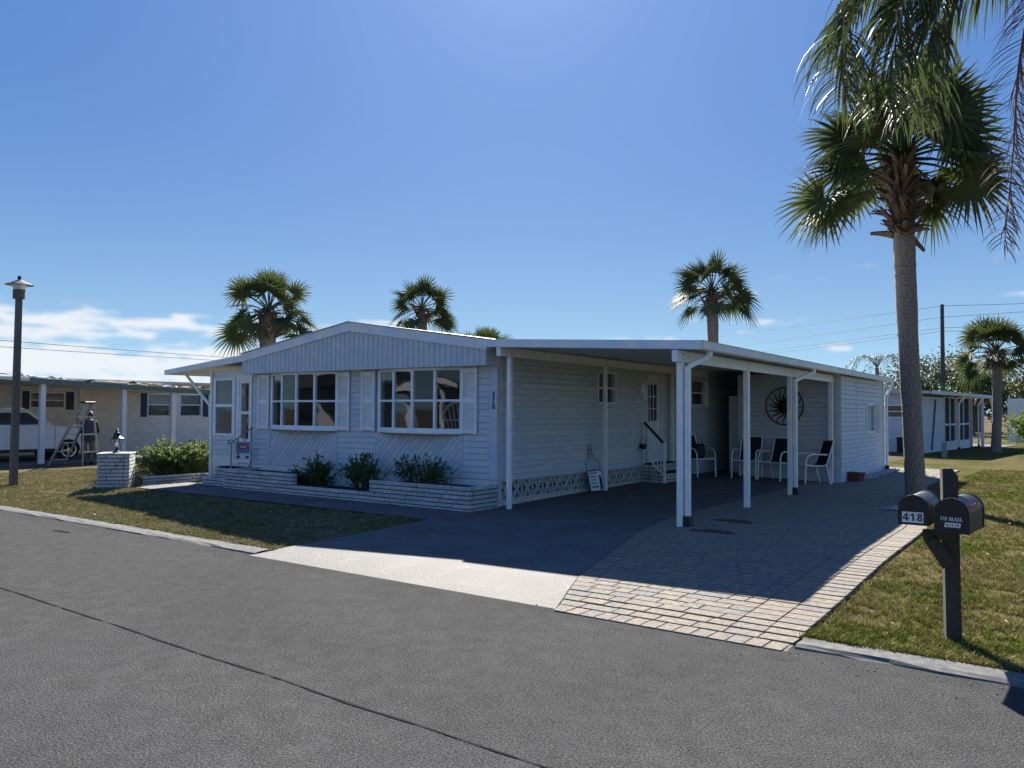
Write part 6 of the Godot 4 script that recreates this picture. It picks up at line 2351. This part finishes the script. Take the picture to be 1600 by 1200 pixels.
func build_person() -> void:
	var o := thing("person", "person in dark patterned top and khaki trousers bending towards the parked car", "person", Vector3(-16.9, -0.15, -1.95), -PI / 2 - 0.55)
	var b := []
	for s in [-1.0, 1.0]:
		b.append([Vector3(s * 0.10, 0.045, 0.13), Vector3(s * 0.10, 0.05, -0.03), 0.04, 0.048])
		b.append([Vector3(s * 0.10, 0.07, -0.03), Vector3(s * 0.105, 0.46, 0.03), 0.052, 0.07])
		b.append([Vector3(s * 0.105, 0.46, 0.03), Vector3(s * 0.095, 0.84, -0.04), 0.072, 0.10])
		b.append([Vector3(s * 0.18, 1.25, 0.20), Vector3(s * 0.23, 1.00, 0.30), 0.062, 0.048])
		b.append([Vector3(s * 0.23, 1.00, 0.30), Vector3(s * 0.17, 0.94, 0.50), 0.046, 0.033])
	b.append([Vector3(0, 0.86, -0.04), Vector3(0, 1.02, 0.06), 0.15, 0.155])
	b.append([Vector3(0, 1.02, 0.06), Vector3(0, 1.22, 0.19), 0.155, 0.165])
	b.append([Vector3(-0.12, 1.26, 0.20), Vector3(0.12, 1.26, 0.20), 0.085, 0.085])
	b.append([Vector3(0, 1.27, 0.22), Vector3(0, 1.40, 0.29), 0.06, 0.052])
	b.append([Vector3(0, 1.455, 0.325), Vector3(0, 1.50, 0.335), 0.083, 0.088])
	b.append([Vector3(0, 1.41, 0.38), Vector3(0, 1.44, 0.385), 0.035, 0.045])
	b.append([Vector3(0, 1.455, 0.415), Vector3(0, 1.44, 0.428), 0.012, 0.014])
	for s in [-1.0, 1.0]:
		b.append([Vector3(s * 0.088, 1.45, 0.32), Vector3(s * 0.09, 1.475, 0.315), 0.014, 0.014])
	var paint := func(p: Vector3) -> Color:
		if p.y < 0.10:
			return Color(0.03, 0.025, 0.02)
		if p.y < 0.72:
			return Color(0.19, 0.155, 0.10)
		if p.y > 1.345 and absf(p.x) < 0.12:
			return Color(0.36, 0.20, 0.13)
		if p.z > 0.40 and p.y < 1.1:
			return Color(0.36, 0.20, 0.13)
		return Color(0.055, 0.057, 0.065)
	var st := new_st()
	nets(b, 0.026, 0.05, paint, st)
	for s in [-1.0, 1.0]:   # hands: palm, four fingers of unequal length, thumb from the side
		var w := Vector3(s * 0.17, 0.94, 0.50)
		var d := Vector3(-s * 0.2, -0.15, 1.0).normalized()
		var sd := Vector3(s, 0, 0.2).normalized()
		var hb := [[w, w + d * 0.075, 0.026, 0.030]]
		for k in 4:
			var root: Vector3 = w + d * 0.075 + sd * (0.03 - 0.02 * k)
			var l: float = [0.058, 0.074, 0.080, 0.070][k]
			hb.append([root, root + d * l * 0.55 + Vector3(0, -0.006, 0), 0.010, 0.009])
			hb.append([root + d * l * 0.55 + Vector3(0, -0.006, 0), root + d * l * 0.9 + Vector3(0, -0.03, 0), 0.009, 0.007])
		hb.append([w + d * 0.03 - sd * 0.025, w + d * 0.075 - sd * 0.055 + Vector3(0, -0.01, 0), 0.013, 0.009])
		nets(hb, 0.0075, 0.008, func(_p): return Color(0.36, 0.20, 0.13), st)
	st.generate_normals()
	obj("body", st, M.shirt, o)
	st = new_st()
	nets([[Vector3(0, 1.50, 0.30), Vector3(0, 1.535, 0.315), 0.09, 0.088], [Vector3(0, 1.44, 0.265), Vector3(0, 1.50, 0.27), 0.065, 0.085]], 0.016, 0.03, func(_p): return Color(0.02, 0.016, 0.013), st)
	st.generate_normals()
	obj("hair", st, M.hair, o)

func build_right_neighbour() -> void:
	var h := thing("grey_home", "pale grey neighbour home with dark screened porch across the lawn", "house", Vector3(0.62, 0, -25.0), deg_to_rad(-4.0))
	# local: front gable wall at z 0 from x -7 to 0.95, flank along x 0.95 to z -9
	var W := 1.25
	var st := new_st()
	wall_with_holes(st, Vector3.RIGHT, Vector3.BACK, Vector3.ZERO, -7.0, W, -0.1, 2.30, 0.15, [[-1.4, W - 0.12, 1.34, 1.86]])
	wall_with_holes(st, Vector3.FORWARD, Vector3.RIGHT, Vector3(W, 0, 0), 0.15, 3.4, -0.1, 2.20, 0.15, [])
	span(st, Vector3(-7.0, -0.1, -9.0), Vector3(W, 2.2, -8.85))
	obj("wall", st, M.siding1, h)
	boards(h, Vector3.RIGHT, Vector3.BACK, Vector3.ZERO, -2.0, W, -0.08, 2.28, 0.15, [[-1.4, W - 0.12, 1.34, 1.86]])
	boards(h, Vector3.FORWARD, Vector3.RIGHT, Vector3(W, 0, 0), 0.02, 3.35, -0.08, 2.2, 0.15, [])
	simple_window(h, Vector3.RIGHT, Vector3.BACK, Vector3.ZERO, -1.4, W - 0.12, 1.34, 1.86, false)
	st = new_st()
	prism(st, PackedVector2Array([Vector2(-7.2, 2.34), Vector2(W + 0.45, 2.30), Vector2(W + 0.45, 2.40), Vector2(-3.0, 2.72), Vector2(-7.2, 2.46)]), -12.5, 0.25)
	obj("roof", st, M.roof_sheet, h)
	st = new_st()
	span(st, Vector3(W + 0.451, 2.28, -12.5), Vector3(W + 0.50, 2.42, 0.26))
	obj("fascia", st, M.far_white, h)
	# screened porch: dark mesh in white bars
	for s in [[3.45, 5.4], [5.75, 8.2]]:
		st = new_st()
		quad(st, Vector3(W, 0.35, -s[0]), Vector3(W, 0.35, -s[1]), Vector3(W, 2.2, -s[1]), Vector3(W, 2.2, -s[0]))
		obj("screen", st, M.screen_mesh, h)
		var m: float = (s[0] + s[1]) * 0.5
		for z in [s[0], m, s[1]]:
			st = new_st()
			span(st, Vector3(W - 0.02, 0.0, -z - 0.03), Vector3(W + 0.05, 2.25, -z + 0.03))
			obj("screen_post", st, M.far_white, h)
		st = new_st()
		span(st, Vector3(W - 0.015, 1.02, -s[1]), Vector3(W + 0.04, 1.10, -s[0]))
		obj("screen_rail", st, M.far_white, h)
	st = new_st()
	span(st, Vector3(W - 0.1, -0.1, -8.2), Vector3(W + 0.03, 0.34, -3.4))
	obj("porch_footing", st, M.far_white, h)
	for z in [4.5, 8.4]:
		downspout(h, W + 0.36, -z, 1.95, W + 0.50, -z - 0.2, 2.30, -0.06)
	st = new_st()
	bar(st, Vector3(W + 0.06, 0.06, -1.2), Vector3(W + 0.06, 2.1, -1.9), 0.06, 0.03)
	obj("leaning_pole", st, M.lamp_pole, h)
	# open carport behind with posts and a brace
	for z in [9.6, 12.2]:
		st = new_st()
		bevel_box(st, Vector3(W + 0.3, 1.1, -z), Vector3(0.12, 2.3, 0.12), 0.006)
		obj("carport_post", st, M.far_white, h)
	st = new_st()
	bar(st, Vector3(W + 0.3, 1.75, -12.2), Vector3(W + 0.3, 2.28, -11.5), 0.07, 0.07)
	obj("brace", st, M.far_white, h)
	st = new_st()
	span(st, Vector3(-2.0, -0.1, -8.9), Vector3(W + 1.2, -0.03, -13.0))
	obj("carport_slab", st, M.kerb, h)
	st = new_st()
	bevel_box(st, Vector3(0, 0.3, 0), Vector3(0.55, 0.6, 0.42), 0.02)
	bevel_box(st, Vector3(0, 0.62, 0), Vector3(0.60, 0.06, 0.46), 0.015)
	var bin := obj("storage_bin", st, M.sling)
	bin.position = Vector3(1.35, -0.06, -24.5)
	tag(bin, "dark lidded bin against the right neighbour's grey wall", "bin")
	# farther white home at the right edge
	var f := thing("white_home", "white home with low roof far off at the right edge", "house", Vector3(6.2, -0.1, -44.0))
	st = new_st()
	wall_with_holes(st, Vector3.RIGHT, Vector3.BACK, Vector3.ZERO, -3.2, 8.0, 0.0, 2.5, 0.2, [[-2.6, -1.2, 0.9, 1.9]])
	obj("wall", st, M.far_white, f)
	simple_window(f, Vector3.RIGHT, Vector3.BACK, Vector3.ZERO, -2.6, -1.2, 0.9, 1.9)
	st = new_st()
	prism(st, PackedVector2Array([Vector2(-0.2, 2.5), Vector2(8.3, 2.5), Vector2(8.3, 2.62), Vector2(3.6, 3.7), Vector2(-0.2, 2.62)]), -8.0, 0.5)
	obj("roof", st, M.roof_sheet, f)
	# power pedestal on the lawn
	st = new_st()
	bevel_box(st, Vector3(0, 0.27, 0), Vector3(0.16, 0.54, 0.14), 0.012)
	bevel_box(st, Vector3(0, 0.55, 0), Vector3(0.18, 0.05, 0.16), 0.012)
	var u := obj("utility_pedestal", st, M.utility_box)
	u.position = Vector3(2.96, -0.08, -22.8)
	tag(u, "short grey-green utility pedestal standing on the far lawn", "utility box")

func build_wires() -> void:
	var p := thing("utility_pole", "tall wooden utility pole carrying wires behind the right neighbour", "utility pole", Vector3(-3.05, -0.1, -62.3))
	var st := new_st()
	tube(st, [Vector3(0, 0, 0), Vector3(0, 10.3, 0.0)], [0.19, 0.14], 10)
	obj("pole", st, M.pole_wood, p)
	for y in [10.2, 9.30, 8.40, 8.15]:
		st = new_st()
		lathe(st, [Vector2(0.05, 0.0), Vector2(0.09, 0.03), Vector2(0.05, 0.06), Vector2(0.09, 0.09), Vector2(0.04, 0.13), Vector2(0.0, 0.14)], 8, Transform3D(Basis(Vector3.FORWARD, -PI / 2), Vector3(0.1, y, 0.0)))
		obj("insulator", st, M.black_metal, p)
	st = new_st()
	bevel_box(st, Vector3(-0.25, 4.6, 0), Vector3(0.5, 0.35, 0.3), 0.02)
	obj("junction_box", st, M.pole_wood, p)
	for w in WIRES:
		st = new_st()
		var pts := []
		for i in w[1].size() - 1:
			for k in 8:
				var t := k / 8.0
				pts.append(w[1][i].lerp(w[1][i + 1], t) - Vector3(0, 1.2 * t * (1.0 - t) * w[2], 0))
		pts.append(w[1][-1])
		tube(st, pts, 0.016, 4, false)
		tag(obj("power_line", st, M.wire), w[0], "power line", "overhead wires")

func build_across() -> void:   # homes over the road, mirrored in the bow windows
	for d in [[Vector3(-25.0, -0.06, 17.5), 9.5, "pale home across the street with a white gable, seen in the windows", M.siding2], [Vector3(-8.0, -0.06, 18.5), 7.5, "grey home across the street, right of the pale one", M.siding1]]:
		var h := thing("street_home", d[2], "house", d[0], PI)
		var w: float = d[1] * 0.5
		var st := new_st()
		wall_with_holes(st, Vector3.RIGHT, Vector3.BACK, Vector3(0, 0, -3.6), -w, w, 0.0, 2.6, 0.2, [[-w + 1.0, -w + 3.2, 0.9, 2.1], [w - 3.0, w - 1.2, 0.9, 2.1]])
		span(st, Vector3(-w, 0, -10.0), Vector3(-w + 0.2, 2.6, -3.8))
		span(st, Vector3(w - 0.2, 0, -10.0), Vector3(w, 2.6, -3.8))
		span(st, Vector3(-w + 0.2, 0, -10.0), Vector3(w - 0.2, 2.6, -9.8))
		prism(st, PackedVector2Array([Vector2(-w, 2.601), Vector2(w, 2.601), Vector2(0, 3.7)]), -0.2, 0.0)
		obj("wall", st, d[3], h)
		simple_window(h, Vector3.RIGHT, Vector3.BACK, Vector3(0, 0, -3.6), -w + 1.0, -w + 3.2, 0.9, 2.1)
		simple_window(h, Vector3.RIGHT, Vector3.BACK, Vector3(0, 0, -3.6), w - 3.0, w - 1.2, 0.9, 2.1)
		for px in [-w + 0.2, -w * 0.33, w * 0.33, w - 0.2]:
			st = new_st()
			bevel_box(st, Vector3(px, 1.3, 0.1), Vector3(0.14, 2.6, 0.14), 0.01)
			obj("carport_post", st, M.far_white, h)
		for s in [-1.0, 1.0]:
			st = new_st()
			prism(st, PackedVector2Array([Vector2(0, 3.72), Vector2(s * (w + 0.5), 2.50), Vector2(s * (w + 0.5), 2.62), Vector2(0, 3.84)]), -10.3, 0.55)
			obj("roof", st, M.roof_shingle, h)
			st = new_st()
			prism(st, PackedVector2Array([Vector2(0, 3.66), Vector2(s * (w + 0.52), 2.44), Vector2(s * (w + 0.52), 2.66), Vector2(0, 3.88)]), 0.551, 0.60)
			obj("rake_board", st, M.far_white, h)
	sabal("cabbage palm across the street between the two homes there", Vector3(-17.0, -0.06, 15.6), Vector3(-17.0, 4.6, 15.7), 0.2, 0.22, crown(221, 26), 1.2, 16, 0.6, 311, "cabbage palms across the street")

# ---------------------------------------------------------------- the scene
func _ready() -> void:
	var cam := Camera3D.new()
	cam.projection = Camera3D.PROJECTION_PERSPECTIVE
	cam.fov = 50.06
	cam.near = 0.05
	cam.far = 2000.0
	add_child(cam)
	cam.transform = Transform3D(Basis(Vector3(0.8060, 0.0053, -0.5918), Vector3(0.0150, 0.9990, 0.0300), Vector3(0.5917, -0.0326, 0.8055)).orthonormalized(), Vector3(7.985, 1.53, 10.457))
	cam.current = true
	var env := Environment.new()
	env.background_mode = Environment.BG_SKY
	env.sky = make_sky()
	env.tonemap_mode = Environment.TONE_MAPPER_LINEAR
	env.tonemap_exposure = EXPOSURE
	env.sdfgi_enabled = true
	env.ssao_enabled = true
	env.ssil_enabled = true
	var we := WorldEnvironment.new()
	we.environment = env
	add_child(we)
	var sun := DirectionalLight3D.new()
	sun.light_energy = 1.6
	sun.light_color = Color(1.0, 0.97, 0.925)
	sun.light_angular_distance = 0.55
	sun.shadow_enabled = true
	add_child(sun)
	sun.look_at_from_position(Vector3.ZERO, Vector3(2.16, -2.49, 3.01))
	make_materials()
	build_ground()
	build_house()
	build_carport()
	build_storage()
	build_planter()
	build_steps()
	build_left_neighbour()
	build_right_neighbour()
	build_across()
	build_palms()
	build_green()
	build_lot_things()
	build_mailboxes()
	build_street_lamp()
	build_suv()
	build_ladder()
	build_person()
	build_wires()
	build_litter()
	build_grass()
